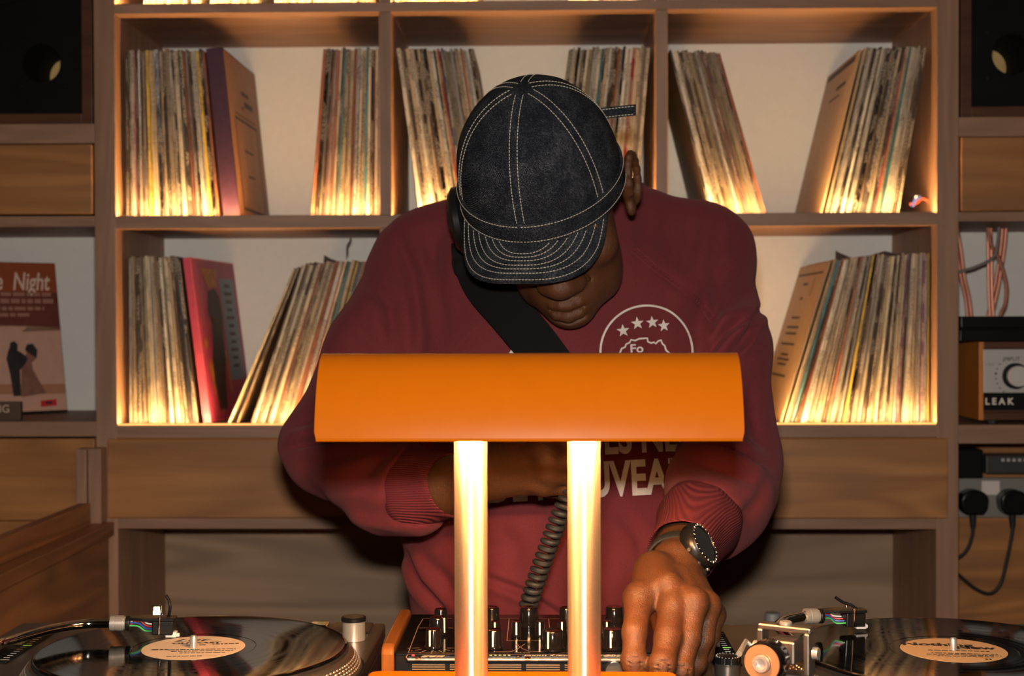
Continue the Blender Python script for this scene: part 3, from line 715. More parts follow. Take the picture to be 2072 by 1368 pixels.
# socket recess
ysk = YB - 0.104
s0, s1 = P(1925, 1046, ysk), P(1925, 966, ysk)
ss = thing('power_strip', 'grey double socket strip with white label in the right recess', 'power strip', (s0.x + .15, ysk, s0.z))
MB().box(s0.x, s0.x + .30, ysk - .012, ysk + .003, s0.z, s1.z).build('plate', plain('grey_steel_plate', (0.26, 0.25, 0.23), .45, .2), ss, bevel=.002)
q0, q1 = P(1986, 1001, ysk - .012), P(2022, 973, ysk - .012)
MB().box(q0.x, q1.x, ysk - .0145, ysk - .0122, q0.z, q1.z).build('label', plain('white_label', (0.75, 0.66, 0.62), .5), ss)
def plug(px, py, label, cord):
    c = P(px, py, ysk - .03)
    t = thing('power_plug', label, 'plug', (c.x, ysk - .03, c.z), 'plugs in the grey sockets')
    poly = []
    for k in range(25):
        a = pi * k / 24; poly.append((.028 * cos(a), .004 + .022 * sin(a)))
    poly += [(-.026, -.012), (-.018, -.024), (.018, -.024), (.026, -.012)]
    MB().prism(poly, (c.x, ysk - .0124, c.z), (1, 0, 0), (0, 0, 1), .036).build('plug_body', M['black'], t, bevel=.004, seg=3, smooth=True)
    MB().cyl((c.x, ysk - .03, c.z - .022), (c.x + .001, ysk - .03, c.z - .052), .0078, .0052, 14).build('strain_relief', M['rubber'], t, smooth=True)
    pts = curve_pts([(c.x + .001, ysk - .03, c.z - .050)] + [P(a, b, ysk - .03) for a, b in cord])
    MB().tube(pts, .0036, 10).build('cord', M['rubber'], t, smooth=True)
plug(1968, 1016, 'black power plug in the left socket of the grey strip', [(1967, 1085), (1958, 1110), (1942, 1127), (1915, 1138)])
plug(2048, 1016, 'black power plug in the right socket of the grey strip', [(2047, 1085), (2038, 1130), (2025, 1180), (2004, 1201), (1975, 1192), (1945, 1168), (1915, 1140)])
dz0, dz1 = P(2000, 952, ysk).z, P(2000, 916, ysk).z
dk = thing('dark_unit', 'dark grey electronic box high in the socket recess', 'stereo unit', (P(2050, 935, ysk).x, ysk, dz0))
MB().box(P(1996, 935, ysk - .06).x, P(1996, 935, ysk - .06).x + .26, ysk - .06, ysk + .002, dz0, dz1).build('case', plain('dark_grey_case', (0.05, 0.048, 0.046), .4), dk, bevel=.002)
mb = MB()
for k in range(14): x = P(2026, 935, ysk - .06).x + k * .011; mb.box(x, x + .006, ysk - .0612, ysk - .0598, dz1 - .012, dz1 - .006)
mb.build('vent_slots', M['silver'], dk)['kind'] = 'stuff'
bb = thing('black_adapter', 'square black adapter box left of the dark grey unit', 'adapter', (P(1960, 930, ysk).x, ysk, P(1960, 962, ysk).z))
MB().box(P(1930, 930, ysk - .05).x, P(1990, 930, ysk - .05).x, ysk - .05, ysk + .002, P(1960, 962, ysk).z, P(1960, 905, ysk).z).build('case', M['black_matt'], bb, bevel=.003)

# loose wire of the light strip in the upper right compartment
yw = YS + .055
wr = thing('loose_wire', 'orange wire with small blue connector at the right end of the lit shelf', 'wire', P(1860, 428, yw))
MB().tube(curve_pts([P(1840, 413, yw), P(1853, 412, yw), P(1864, 403, yw), P(1876, 405, yw), P(1884, 418, yw), P(1886, 433, yw - .01)]), .0028, 8).build('wire', plain('orange_wire', (0.50, 0.05, 0.015), .4), wr, smooth=True)
MB().tube(curve_pts([P(1845, 418, yw), P(1852, 405, yw), P(1862, 398, yw)]), .0042, 8).build('connector', plain('blue_connector', (0.05, 0.07, 0.3), .3), wr, smooth=True)
MB().lathe(P(1853, 399, yw), [(0, -.004), (.003, -.003), (.004, 0), (.003, .003), (0, .004)], 12).build('clear_joint', plain('clear_joint', (0.6, 0.6, 0.6), .1), wr, smooth=True)
# torn divider cards sticking out of the lower stacks
yc = YS + .12
pts = [P(a, b, yc) for a, b in ((705, 512), (704, 498), (708, 492), (712, 484), (709, 480), (706, 489), (701, 497), (701, 520))]
o = MB().add([tuple(p) for p in pts] + [tuple(p + Vector((0, .002, 0))) for p in pts], [tuple(range(8)), tuple(range(15, 7, -1))] + [(i, (i + 1) % 8, 8 + (i + 1) % 8, 8 + i) for i in range(8)]).build('torn_card', M['brown_ink']); props(o, 'curled dark strip of card sticking up from the lower left stack', 'card')
for pp, lb in (([(1690, 530), (1691, 507), (1700, 512), (1725, 522), (1755, 518), (1790, 508), (1808, 512), (1808, 540), (1690, 545)], 'dark divider card poking above the lower right stack'), ([(654, 545), (656, 516), (670, 524), (690, 530), (690, 560), (654, 560)], 'small dark divider card poking above the lower left stack')):
    q = [P(a, b, yc) for a, b in pp]; n = len(q)
    o = MB().add([tuple(p) for p in q] + [tuple(p + Vector((0, .0015, 0))) for p in q], [tuple(range(n)), tuple(range(2 * n - 1, n - 1, -1))] + [(i, (i + 1) % n, n + (i + 1) % n, n + i) for i in range(n)]).build('divider_card', M['brown_ink']); props(o, lb, 'card')
# small dark bottle in the open niche
bt = P(1563, 1240, YS + .10)
bo_ = thing('bottle', 'small dark glass bottle standing in the niche behind the right turntable', 'bottle', (bt.x, bt.y, .6452))
hb = bt.z - .6452
MB().lathe((bt.x, bt.y, .6452), [(0, 0), (.025, 0), (.027, .004), (.027, hb * .45), (.0145, hb * .65), (.0135, hb - .015), (0, hb - .015)], 24).build('body', M['black_gloss'], bo_, smooth=True)
MB().cyl((bt.x, bt.y, .6452 + hb - .0148), (bt.x, bt.y, bt.z), .0145, n=20).build('cap', M['silver'], bo_, smooth=True)
# ------------------------------------------------------------------ desk lamp
M['orange'] = plain('orange_enamel', (0.335, 0.076, 0.0015), 0.25, spec=0.12, var=0.02, coat=0.15)
M['shade_in'] = plain('orange_enamel_inside', (0.66, 0.19, 0.015), 0.5, var=0.02)
t_ = NT('satin_champagne_tube'); t_.set(Metallic=0.92, Roughness=0.33); t_.b.inputs['Anisotropic'].default_value = 0.85; t_.b.inputs['Anisotropic Rotation'].default_value = 0.25; tg_ = t_.n('ShaderNodeTangent', direction_type='RADIAL', axis='Z'); t_.l(tg_.outputs[0], t_.b.inputs['Tangent'])
g_ = t_.noise(t_.coord('Object', (900, 900, 900)), 1.0, 2); t_.color(t_.ramp(g_, [(0.3, (0.70, 0.55, 0.385)), (0.7, (0.80, 0.64, 0.46))])); t_.bump(g_, 0.12, 0.0005)
M['champagne'] = t_.m
M['bulb'] = glow('lamp_tube_bulb', (1.0, 0.56, 0.21), BULB_POWER)
LY = 1.125; ZL = 1.258; LX = (1069 - 1103) / FPX * 1.08; LW = 0.1648
lamp = thing('desk_lamp', 'orange enamel desk lamp with long curved shade on two metal tubes', 'lamp', (-0.02, LY, 1.0336))
LA, LH = 0.045, 0.0655
prof = []
for k in range(41):
    a = rad(25 + 130 * k / 40); prof.append((LY - LA * cos(a) / cos(rad(25)), ZL + LH * (sin(a) - sin(rad(25))) / (1 - sin(rad(25)))))
def shade_rows(off, w):
    rows = []
    N = len(prof); P2 = []
    for i, (y, z) in enumerate(prof):
        ta = Vector((0, prof[min(i + 1, N - 1)][0] - prof[max(i - 1, 0)][0], prof[min(i + 1, N - 1)][1] - prof[max(i - 1, 0)][1])).normalized()
        n = Vector((0, -ta.z, ta.y)); P2.append((y - n.y * off, z - n.z * off))
    xs = [-1, -.995, -.985, -.97] + [-.9 + 1.8 * k / 16 for k in range(17)] + [.97, .985, .995, 1]
    for (y, z), (y0, z0) in zip(P2, prof):
        low = max(0, 1 - (z0 - ZL) / 0.008)
        rows.append([(LX + w * x * (1 - 0.010 * low ** 2 * (abs(x) > .99)) , y, z) for x in xs])
    return rows
mb = MB().grid(shade_rows(0.0, LW)); o = mb.build('shade', M['orange'], lamp, smooth=True, ang=60)
mb = MB().grid(shade_rows(0.0014, LW - 0.0004)); mb.build('shade_lining', M['shade_in'], lamp, smooth=True, ang=60)
# rolled lip round the edge, and unseen end caps added to block light at the ends
mb = MB()
for y in (prof[0][0], prof[-1][0]): mb.tube([(LX - LW * .99, y + (0.0007 if y < LY else -.0007), ZL), (LX + LW * .99, y + (0.0007 if y < LY else -.0007), ZL)], 0.0013, 8)
mb.build('rolled_edge', M['orange'], lamp, smooth=True)
for s in (-1, 1):
    pl = [(y - LY, z - ZL) for y, z in prof]
    pl = [(a * .97, b * .975 + .0008) for a, b in pl]
    MB().prism(pl, (LX + s * (LW - .004), LY, ZL), (0, 1, 0), (0, 0, 1), 0.0012).build('added_end_cap', M['shade_in'], lamp)
zbt = CAM.z - 713 / FPX * 1.19; zb0 = 1.0336
bx0, bx1 = (745 - 1103) / FPX * 1.19, (1365 - 1103) / FPX * 1.19
mb = MB(); R_ = 0.010; poly = []
for cx, cy, a0 in ((bx1 - R_, 1.19 - R_, 0), (bx0 + R_, 1.19 - R_, 90), (bx0 + R_, 1.055 + R_, 180), (bx1 - R_, 1.055 + R_, 270)):
    for k in range(7): a = rad(a0 + 15 * k); poly.append((cx + R_ * cos(a), cy + R_ * sin(a)))
mb.prism(poly, (0, 0, zb0), (1, 0, 0), (0, 1, 0), zbt - zb0).build('base', M['orange'], lamp, bevel=0.002, seg=3)
for px in (951.5, 1181):
    x = (px - 1103) / FPX * LY
    ptop = ZL + LH - 0.011
    tb = MB().lathe((x, LY, zbt), [(0, 0), (0.0132, 0), (0.0132, ptop - zbt), (0, ptop - zbt)], 40).build('tube', M['champagne'], lamp, smooth=True)
    MB().lathe((x, LY, zbt + .0002), [(0.0133, 0), (0.0165, 0), (0.0165, .002), (.0145, .0035), (.0133, .0035)], 40).build('collar', M['champagne'], tb, smooth=True)
BLX = (1066 - 1103) / FPX * 1.10
MB().lathe((BLX - .105, LY - .0255, ZL + .0140), [(0, 0), (.006, .0015), (.0085, .008), (.0085, .202), (.006, .2085), (0, .21)], 20, (1, 0, 0)).build('bulb', M['bulb'], lamp, smooth=True)
for s in (-1, 1):
    MB().cyl((BLX + s * .1052, LY - .0255, ZL + .0140), (BLX + s * .125, LY - .0255, ZL + .0140), .010, n=18).build('socket', M['black'], lamp, smooth=True)

# ------------------------------------------------------------------ turntables
t_ = NT('vinyl'); t_.set(Roughness=0.10)
tc_ = t_.n('ShaderNodeTexCoord'); ln = t_.n('ShaderNodeVectorMath', operation='LENGTH')
sp_ = t_.n('ShaderNodeVectorMath', operation='MULTIPLY'); t_.l(tc_.outputs['Object'], sp_.inputs[0]); sp_.inputs[1].default_value = (1, 1, 0); t_.l(sp_.outputs[0], ln.inputs[0])
wv = t_.math('SINE', t_.math('MULTIPLY', ln.outputs['Value'], 9000.0)); bands = t_.n('ShaderNodeTexNoise', noise_dimensions='1D'); t_.l(t_.math('MULTIPLY', ln.outputs['Value'], 160.0), bands.inputs['W']); bands.inputs['Scale'].default_value = 1.0
t_.b.inputs['Base Color'].default_value = (0.002, 0.002, 0.002, 1)
rr_ = t_.n('ShaderNodeMapRange'); t_.l(bands.outputs['Fac'], rr_.inputs[0]); rr_.inputs[1].default_value = 0.3; rr_.inputs[2].default_value = 0.7; rr_.inputs[3].default_value = 0.035; rr_.inputs[4].default_value = 0.10
t_.l(rr_.outputs[0], t_.b.inputs['Roughness']); t_.b.inputs['Specular IOR Level'].default_value = 0.75
M['vinyl'] = t_.m
M['vinyl_smooth'] = plain('vinyl_run_out', (0.005, 0.005, 0.005), 0.07, spec=0.75)
M['plinth'] = plain('bronze_grey_plinth', (0.11, 0.088, 0.07), 0.36, 0.65)
M['plinth_side'] = plain('dark_plinth_side', (0.035, 0.024, 0.018), 0.45)
M['platter'] = plain('cast_platter', (0.30, 0.25, 0.20), 0.30, 0.9)
M['dotm'] = plain('polished_dots', (0.62, 0.50, 0.40), 0.3, 0.7)
M['cream_label'] = plain('cream_record_label', (0.72, 0.52, 0.36), 0.55, var=0.03)
M['tan_label'] = plain('tan_record_label', (0.66, 0.40, 0.20), 0.55, var=0.03)
M['counterface'] = plain('brushed_counterweight_face', (0.55, 0.27, 0.13), 0.3, 0.55)
M['graphite'] = plain('graphite_metal', (0.17, 0.145, 0.125), 0.33, 0.8)
M['stylus_white'] = plain('white_stylus_body', (0.72, 0.62, 0.56), 0.4)
wires_c = {'red_wire': (0.55, .03, .03), 'white_wire': (.75, .7, .65), 'blue_wire': (.03, .10, .45), 'green_wire': (.05, .4, .12)}
for k, c in wires_c.items(): M[k] = plain(k, c, .35)
PZ = RZ - 0.026
def turntable(label, rec_label, S, pivot, arm_px, shell_px, hs_dir, lab_mat, writing, lift):
    x, y = S
    t = thing('turntable', label, 'turntable', (x, y, DESK))
    X0, X1, Y0, Y1 = x - .257, x + .164, y - .123, y + .230
    MB().box(X0, X1, Y0, Y1, PZ - .018, PZ).build('top_plate', M['plinth'], t, bevel=.003, seg=3)
    MB().box(X0 + .001, X1 - .001, Y0 + .001, Y1 - .001, DESK + .018, PZ - .0182).build('plinth', M['plinth_side'], t, bevel=.004)
    for fx in (X0 + .05, X1 - .05):
        for fy in (Y0 + .05, Y1 - .05): MB().cyl((fx, fy, DESK + .0003), (fx, fy, DESK + .0179), .026, .022, 20).build('foot', M['rubber'], t, smooth=True)
    c = (x, y, 0)
    MB().lathe((x, y, PZ), [(.1675, .0005), (.1685, .0015), (.1675, .002), (.166, .0012)], 96).build('platter_recess', M['black_matt'], t, smooth=True)
    pl = MB().lathe((x, y, PZ), [(0, .0025), (.1655, .0025), (.1655, .0045), (.1645, .0056), (.157, .0165), (.1555, .0185), (.153, .0195), (0, .0195)], 128).build('platter', M['platter'], t, smooth=True, ang=25)
    mb = MB()
    for row in range(4):
        u = .15 + .235 * row; r = .1645 + (.157 - .1645) * u; z = .0056 + (.0165 - .0056) * u; n = (150, 156, 132, 160)[row]
        nr = Vector((.0109, 0, .0075)).normalized()
        for k in range(n):
            a = 2 * pi * (k + .25 * row) / n; ca, sa = cos(a), sin(a); er = Vector((ca, sa, 0)); et = Vector((-sa, ca, 0)); N = er * nr.x + Vector((0, 0, nr.z)); T = er * -nr.z + Vector((0, 0, nr.x))
            p = Vector((x, y, PZ)) + er * r + Vector((0, 0, z)); w = pi * r / n * .62; h = .0010
            q = [p + et * w * i + T * h * j for i, j in ((-1, -.5), (-.5, -1), (.5, -1), (1, -.5), (1, .5), (.5, 1), (-.5, 1), (-1, .5))]
            mb.add(q + [v + N * .0005 - (v - p) * .25 for v in q], [tuple(range(8, 16))] + [(i, (i + 1) % 8, 8 + (i + 1) % 8, 8 + i) for i in range(8)])
    props(mb.build('strobe_dots', M['dotm'], t, fix=False), kind='stuff')
    MB().lathe((x, y, PZ + .0197), [(0, 0), (.1525, 0), (.1525, .0028), (0, .0028)], 96).build('slipmat', M['rubber'], t)
    MB().lathe((x, y, PZ + .0226), [(.0036, 0), (.0036, .0125), (.0024, .0145), (0, .015)], 20).build('spindle', M['steel'], t, smooth=True)
    # strobe lamp cylinder, start button, pitch slider, dial
    sc = (x + .139, y + .145, PZ + .0003)
    st = MB().lathe(sc, [(0, 0), (.0125, 0), (.0125, .019), (.0118, .0195), (.0118, .0205)], 40).build('strobe_tower', M['steel'], t, smooth=True)
    MB().lathe(sc, [(.0118, .0206), (.0135, .0208), (.0135, .0245), (.012, .0255), (.0115, .0252), (0, .0248)], 40).build('power_dial', M['black'], st, smooth=True)
    MB().lathe(sc, [(.0108, .0254), (.0108, .0258), (0, .0258)], 30).build('dial_top', M['graphite'], st, smooth=True)
    MB().box(x + .108, x + .152, y + .165, y + .215, PZ + .0002, PZ + .0042).build('start_button', M['plinth'], t, bevel=.001)
    MB().box(x + .108, x + .152, y + .1635, y + .1648, PZ + .0002, PZ + .0040).build('button_edge', M['chrome'], t)
    MB().box(x + .082, x + .102, y + .195, y + .215, PZ + .0002, PZ + .005).build('speed_button', M['chrome'], t, bevel=.001)
    MB().box(x - .228, x - .200, y + .035, y + .185, PZ + .0002, PZ + .0012).build('pitch_slot', M['black_matt'], t)
    MB().box(x - .226, x - .213, y + .11, y + .128, PZ + .0013, PZ + .010).build('pitch_fader', M['steel'], t, bevel=.001)
    mb = MB()
    for k in range(15): mb.box(x - .2105, x - (.2045 if k % 7 else .2015), y + .045 + k * .0092, y + .0460 + k * .0092, PZ + .0013, PZ + .0015)
    mb.build('pitch_scale', M['white_print'], t)['kind'] = 'stuff'
    MB().box(x - .2105, x - .2025, y + .108, y + .1095, PZ + .0013, PZ + .0017).build('green_mark', glow('green_indicator', (.35, .8, .12), .35), t)
    dc = (x - .219, y + .002, PZ)
    dl = MB().lathe(dc, [(0, .0002), (.0125, .0002), (.0125, .010), (.0118, .0105), (.0118, .0118)], 36).build('antiskate_base', M['graphite'], t, smooth=True)
    n = 60; rows = []
    for h in (.0119, .018): rows.append([(dc[0] + (.0128 + .0004 * (k % 2)) * cos(2 * pi * k / n), dc[1] + (.0128 + .0004 * (k % 2)) * sin(2 * pi * k / n), PZ + h) for k in range(n)])
    rows.append([(dc[0], dc[1], PZ + .0182)] * n)
    MB().grid(rows, True).build('antiskate_dial', M['black'], dl)
    mb = MB()
    for k in range(20): a = 2 * pi * k / 20; mb.box(dc[0] + .011 * cos(a) - .0005, dc[0] + .011 * cos(a) + .0005, dc[1] + .011 * sin(a) - .0008, dc[1] + .011 * sin(a) + .0008, PZ + .0183, PZ + .0186)
    mb.build('dial_marks', M['white_print'], dl)['kind'] = 'stuff'
    # tonearm base, gimbal, counterweight
    px_, py_ = pivot; A = [Pz(a, b, RZ + z) for a, b, z in arm_px]
    fw = Vector((.497, .868, 0)).normalized(); rt = Vector((fw.y, -fw.x, 0)); up = Vector((0, 0, 1)); pv = Vector((px_, py_, RZ + .029))
    ab = MB().lathe((px_, py_, PZ + .0003), [(0, 0), (.036, 0), (.036, .012), (.033, .014), (.030, .015), (.030, .020), (0, .020)], 48).build('arm_base', M['graphite'], t, smooth=True, ang=30)
    q = MB()
    for s in (-1, 1): q.obox(pv + rt * .0215 * s + up * -.002, fw, rt, up, .0085, .0028, .020)
    q.obox(pv + up * .0195 , fw, rt, up, .006, .0245, .0028); q.obox(pv + up * -.0215 - fw * .004, fw, rt, up, .010, .0245, .0035)
    q.build('gimbal', M['graphite'], t, bevel=.0016)
    MB().lathe(pv + up * .0224, [(0, 0), (.0055, 0), (.0055, .002), (.0045, .003), (0, .003)], 24).build('bearing_cap', M['steel'], t, smooth=True)
    for s in (-1, 1): MB().cyl(pv + rt * .0250 * s, pv + rt * .030 * s, .0055, .005, 18).build('bearing_screw', M['steel'], t, smooth=True)
    MB().obox(pv, fw, rt, up, .013, .0125, .0105).build('bearing_block', M['graphite'], t, bevel=.002)
    cw0 = pv - fw * .052; MB().cyl(pv - fw * .0135, cw0, .0062, n=20).build('arm_stub', M['steel'], t, smooth=True)
    n = 80; rows = []
    w = rt.cross(fw)
    def ring(r, d, kn=0): return [pv - fw * d + (rt * cos(2 * pi * k / n) + w * sin(2 * pi * k / n)) * (r + kn * (k % 2)) for k in range(n)]
    rows = [ring(.0063, .034), ring(.0155, .034), ring(.0170, .0355), ring(.0170, .0365), ring(.0168, .037, .0006), ring(.0168, .044, .0006), ring(.0172, .0445), ring(.0172, .0555), ring(.0160, .0580)]
    cwo = MB().grid(rows, True).build('counterweight', M['black_gloss'], t, smooth=True, ang=30)
    MB().lathe(pv - fw * .0578, [(.0160, 0), (.0156, .0009), (.0085, .0009), (.0080, .0004), (.0078, -.002)], 48, -fw).build('counterweight_face', M['counterface'], cwo, smooth=True)
    MB().lathe(pv - fw * .0570, [(.0078, 0), (.0078, .0045), (.0068, .0058), (.0050, .0058), (.0042, .0045), (.0040, .001), (0, .001)], 40, -fw).build('arm_end', M['steel'], cwo, smooth=True)
    # arm tube
    path = curve_pts([pv + fw * .0125, pv + fw * .034 - up * .004] + A, 14)
    MB().tube(path, .0047, 18).build('tonearm_tube', M['chrome'], t, smooth=True)
    E_ = A[-1]; a_ = Vector((hs_dir[0], hs_dir[1], -0.03)).normalized(); b_ = Vector((a_.y, -a_.x, 0)).normalized(); n_ = b_.cross(a_); n_ = n_ if n_.z > 0 else -n_
    MB().lathe(E_ - a_ * .002, [(.0050, 0), (.0078, 0), (.0078, .004), (.0072, .0042), (.0072, .0052), (.0078, .0054), (.0078, .0128), (.0066, .0132), (.0066, .0150), (0, .0150)], 32, a_).build('collar', M['steel'], t, smooth=True, ang=30)
    h0 = E_ + a_ * .0135
    hp = MB(); hp.lathe(h0, [(0, 0), (.0076, 0), (.0076, .004), (0, .004)], 20, a_)
    out = [(0.003, -.0055), (.018, -.0095), (.0475, -.0095), (.050, -.007), (.050, .007), (.0475, .0095), (.018, .0095), (.003, .0055)]
    v = [h0 + a_ * p + b_ * q + n_ * hh for hh in (.0042, .0070) for p, q in out]; k = len(out)
    hp.add(v, [tuple(range(k))[::-1], tuple(range(k, 2 * k))] + [(i, (i + 1) % k, k + (i + 1) % k, k + i) for i in range(k)])
    hso = hp.build('headshell', M['black'], t, bevel=.0006)
    MB().obox(h0 + a_ * .0375 + n_ * -.0032, a_, b_, n_, .0105, .0085, .0070).build('cartridge', M['black'], t, bevel=.0012)
    sb = MB().obox(h0 + a_ * .0455 + n_ * -.0105, a_, b_, n_, .0055, .0045, .0028); sb.obox(h0 + a_ * .052 + n_ * -.0112, a_, b_, n_, .0018, .0018, .0018); sb.build('stylus_body', M['stylus_white'], t, bevel=.0008)
    mb = MB()
    for q in (-1, 1): mb.cyl(h0 + a_ * .0345 + b_ * .0092 * q + n_ * -.009, h0 + a_ * .0345 + b_ * .0092 * q + n_ * .0092, .0011, n=10).lathe(h0 + a_ * .0345 + b_ * .0092 * q + n_ * .0072, [(0, 0), (.0022, 0), (.0022, .0012), (0, .0016)], 12, n_)
    mb.build('cartridge_screws', M['chrome'], t, smooth=True)
    for i, nm in enumerate(('white_wire', 'red_wire', 'blue_wire', 'green_wire')):
        s = -.0055 + .0037 * i
        pts = curve_pts([h0 + a_ * .004 + b_ * s * .7 + n_ * (.001 - .0025 * (i % 2)), h0 + a_ * .012 + b_ * (s - .004) + n_ * (.0035 - .002 * i), h0 + a_ * .019 + b_ * (s - .003 - .001 * i) + n_ * (-.0015 - .002 * i), h0 + a_ * .0275 + b_ * s + n_ * (-.002 - .0015 * i)])
        MB().tube(pts, .0008, 6).build(nm, M[nm], t, smooth=True)
    MB().tube(curve_pts([h0 + a_ * .042 + n_ * .006 + b_ * lift[0]] + [h0 + a_ * p + b_ * q + n_ * r for p, q, r in lift[1]]), [.0016] * (10 * len(lift[1]) + 1), 8).build('finger_lift', M['black'], t, smooth=True)
    ar = Vector((A[0].x, A[0].y, PZ)) + rt * -.0
    MB().cyl((ar.x - .008, ar.y, PZ + .0003), (ar.x - .008, ar.y, RZ + .006), .003, n=12).build('arm_rest', M['black'], t, smooth=True)
    lv = pv - rt * .020 - fw * -.01
    MB().tube([lv + up * -.012, lv - rt * .012 + up * -.006, lv - rt * .020 - fw * .004 + up * .002, lv - rt * .016 - fw * .03 + up * -.004], [.0022, .0022, .0020, .0028], 8).build('cue_lever', M['steel'], t, smooth=True)
    # the record on the slipmat
    r = thing('vinyl_record', rec_label, 'record', (x, y, RZ - .0033))
    MB().lathe((x, y, RZ - .0033), [(.0038, 0), (.151, 0), (.1512, .0012), (.1505, .0022), (.1485, .0027), (.1465, .0024), (.061, .0023), (.0605, .0019), (.0505, .0019), (.0500, .0022)], 160).build('vinyl_disc', M['vinyl'], r, smooth=True, ang=20)
    MB().lathe((x, y, RZ - .00125), [(.0508, 0), (.0602, 0)], 120).build('run_out', M['vinyl_smooth'], r)
    MB().lathe((x, y, RZ - .0012), [(.0037, 0), (.0037, .0002), (.0502, .0002), (.0502, 0)], 96).build('centre_label', lab_mat, r)
    mb = MB(); zt = RZ - .00085
    for s, dx, dy, size, kw, rot in writing:
        ca, sa = cos(rad(rot)), sin(rad(rot))
        if s.startswith('#'):                       # print too small to read: words as short bars
            L_ = float(s[1:]); q = -L_ / 2; rg = random.Random(s + str(dy))
            while q < L_ / 2:
                w_ = min(rg.uniform(.002, .007), L_ / 2 - q); h_ = size * .32
                mb.add([(x + dx + a * ca - b * sa, y + dy + a * sa + b * ca, zt) for a, b in ((q, -h_), (q + w_, -h_), (q + w_, h_), (q, h_))], [(0, 1, 2, 3)]); q += w_ + .0011
        else: flat_text(mb, s, (x + dx, y + dy, zt), (ca, sa, 0), (-sa, ca, 0), size, **kw)
    n = 60
    mb.build('printing', M['black_print'], r, fix=False)
    return t
SL = (-.348, 1.385); SRr = (.397, 1.383)
small = dict(xs=1.15)
turntable('left turntable with silver curved tonearm and strobe tower at its right', 'black vinyl record with cream centre label on the left turntable', SL, (SL[0] - .185, SL[1] - .129),
    [(0, 1302, .015), (96, 1275, .015), (168, 1263, .015), (228, 1261, .015)], None, (1.0, 0.10), M['cream_label'],
    [('Let', -.012, .031, .016, dict(shear=.5, xs=1.6, bold=.0002), 8), ('OUTKAST', -.002, .019, .0085, dict(bold=.0004, xs=1.25), 6), ('#.020', .0, .0105, .0052, dict(xs=1.25), 6), ('#.026', .028, .016, .0050, dict(xs=1.1), 6),
     ('#.016', -.031, -.010, .0055, dict(bold=.0002), 4), ('#.066', .010, -.008, .0042, small, 5), ('#.060', .012, -.0145, .0042, small, 5), ('#.044', .014, -.022, .0038, small, 5), ('#.034', .0, -.036, .0038, small, 5)],
    (0.0, [(.044, .003, .016), (.043, .004, .024), (.040, .005, .030)]))
turntable('right turntable with round counterweight facing the camera beside the hand', 'black vinyl record with tan Nothing New label on the right turntable', SRr, (.2126, 1.254),
    [(1577, 1272, .020), (1579, 1261, .018), (1598, 1253, .018), (1632, 1247, .017)], None, (1.0, 0.22), M['tan_label'],
    [('Nothing', -.010, .022, .0165, dict(bold=.0007, xs=1.25), -6), ('New', .023, .008, .0165, dict(bold=.0007, xs=1.15), -6), ('#.058', .004, -.004, .0040, small, -6),
     ('#.062', .006, -.016, .0042, small, -6), ('#.070', .004, -.0215, .0042, small, -6), ('#.052', .004, -.027, .0040, small, -6), ('#.006', .022, -.038, .006, dict(bold=.0004), -6)],
    (0.0, [(.036, -.002, .0105), (.028, -.004, .013), (.020, -.006, .018)]))
# little stylus lamp at the far side of the left turntable
lp = Pz(317, 1240, PZ); lp = Vector((P(317, 1236, 1.585).x, 1.585, PZ + .0003))
zt = P(317, 1236, 1.585).z
sl = thing('stylus_lamp', 'tiny glowing stylus lamp behind the left headshell', 'lamp', lp)
MB().cyl(lp, (lp.x, lp.y, zt - .006), .0045, n=16).build('post', M['black'], sl, smooth=True)
MB().lathe((lp.x, lp.y, zt - .0058), [(0, 0), (.0035, .0003), (.0038, .004), (.003, .010), (0, .011)], 16).build('bulb', glow('stylus_bulb', (1.0, .62, .25), 30.0), sl, smooth=True)
MB().cyl((lp.x, lp.y, zt + .0054), (lp.x, lp.y, zt + .0066), .0055, n=16).build('cap', M['black'], sl, smooth=True)
MB().cyl((lp.x + .0052, lp.y + .003, zt - .006), (lp.x + .0052, lp.y + .003, zt + .0054), .0008, n=8).build('bracket', M['black'], sl)

# ------------------------------------------------------------------ mixer
MZ = 1.03; my0, my1 = 1.36, 1.53; mx0, mx1 = (797 - 1103) / FPX * 1.36, (1333 - 1103) / FPX * 1.36
mx = thing('mixer', 'black rotary mixer with wooden cheeks, standing between the turntables', 'mixer', ((mx0 + mx1) / 2, 1.44, DESK))
MB().box(mx0, mx1, my0, my1, DESK + .012, MZ - .0022).build('case', M['black'], mx, bevel=.001)
MB().box(mx0 - .0005, mx1 + .0005, my0 - .003, my1, MZ - .002, MZ).build('top_panel', M['black_gloss'], mx, bevel=.0005)
MB().box(mx0 + .012, mx1 - .006, my0 - .0045, my0 - .0006, MZ - .0085, MZ - .0065).build('chrome_trim', M['steel'], mx, bevel=.0005)
for s in (-1, 1):
    xa, xb_ = (mx0 - .0135, mx0 - .001) if s < 0 else (mx1 + .001, mx1 + .0125)
    poly = [(my0 - .006, DESK + .008), (my0 - .006, MZ - .002), (my0 - .002, MZ + .004), (my0 + .006, MZ + .006), (my1 - .004, MZ + .006), (my1 + .004, MZ + .001), (my1 + .006, DESK + .008)]
    MB().prism(poly, (xa, 0, 0), (0, 1, 0), (0, 0, 1), xb_ - xa).build('wooden_cheek', M['cheek'], mx, bevel=.003, seg=3)
mb = MB()
for fx in (mx0 + .03, mx1 - .03):
    for fy in (my0 + .03, my1 - .03): mb.cyl((fx, fy, DESK + .0002), (fx, fy, DESK + .0118), .012, n=16)
mb.build('feet', M['rubber'], mx)
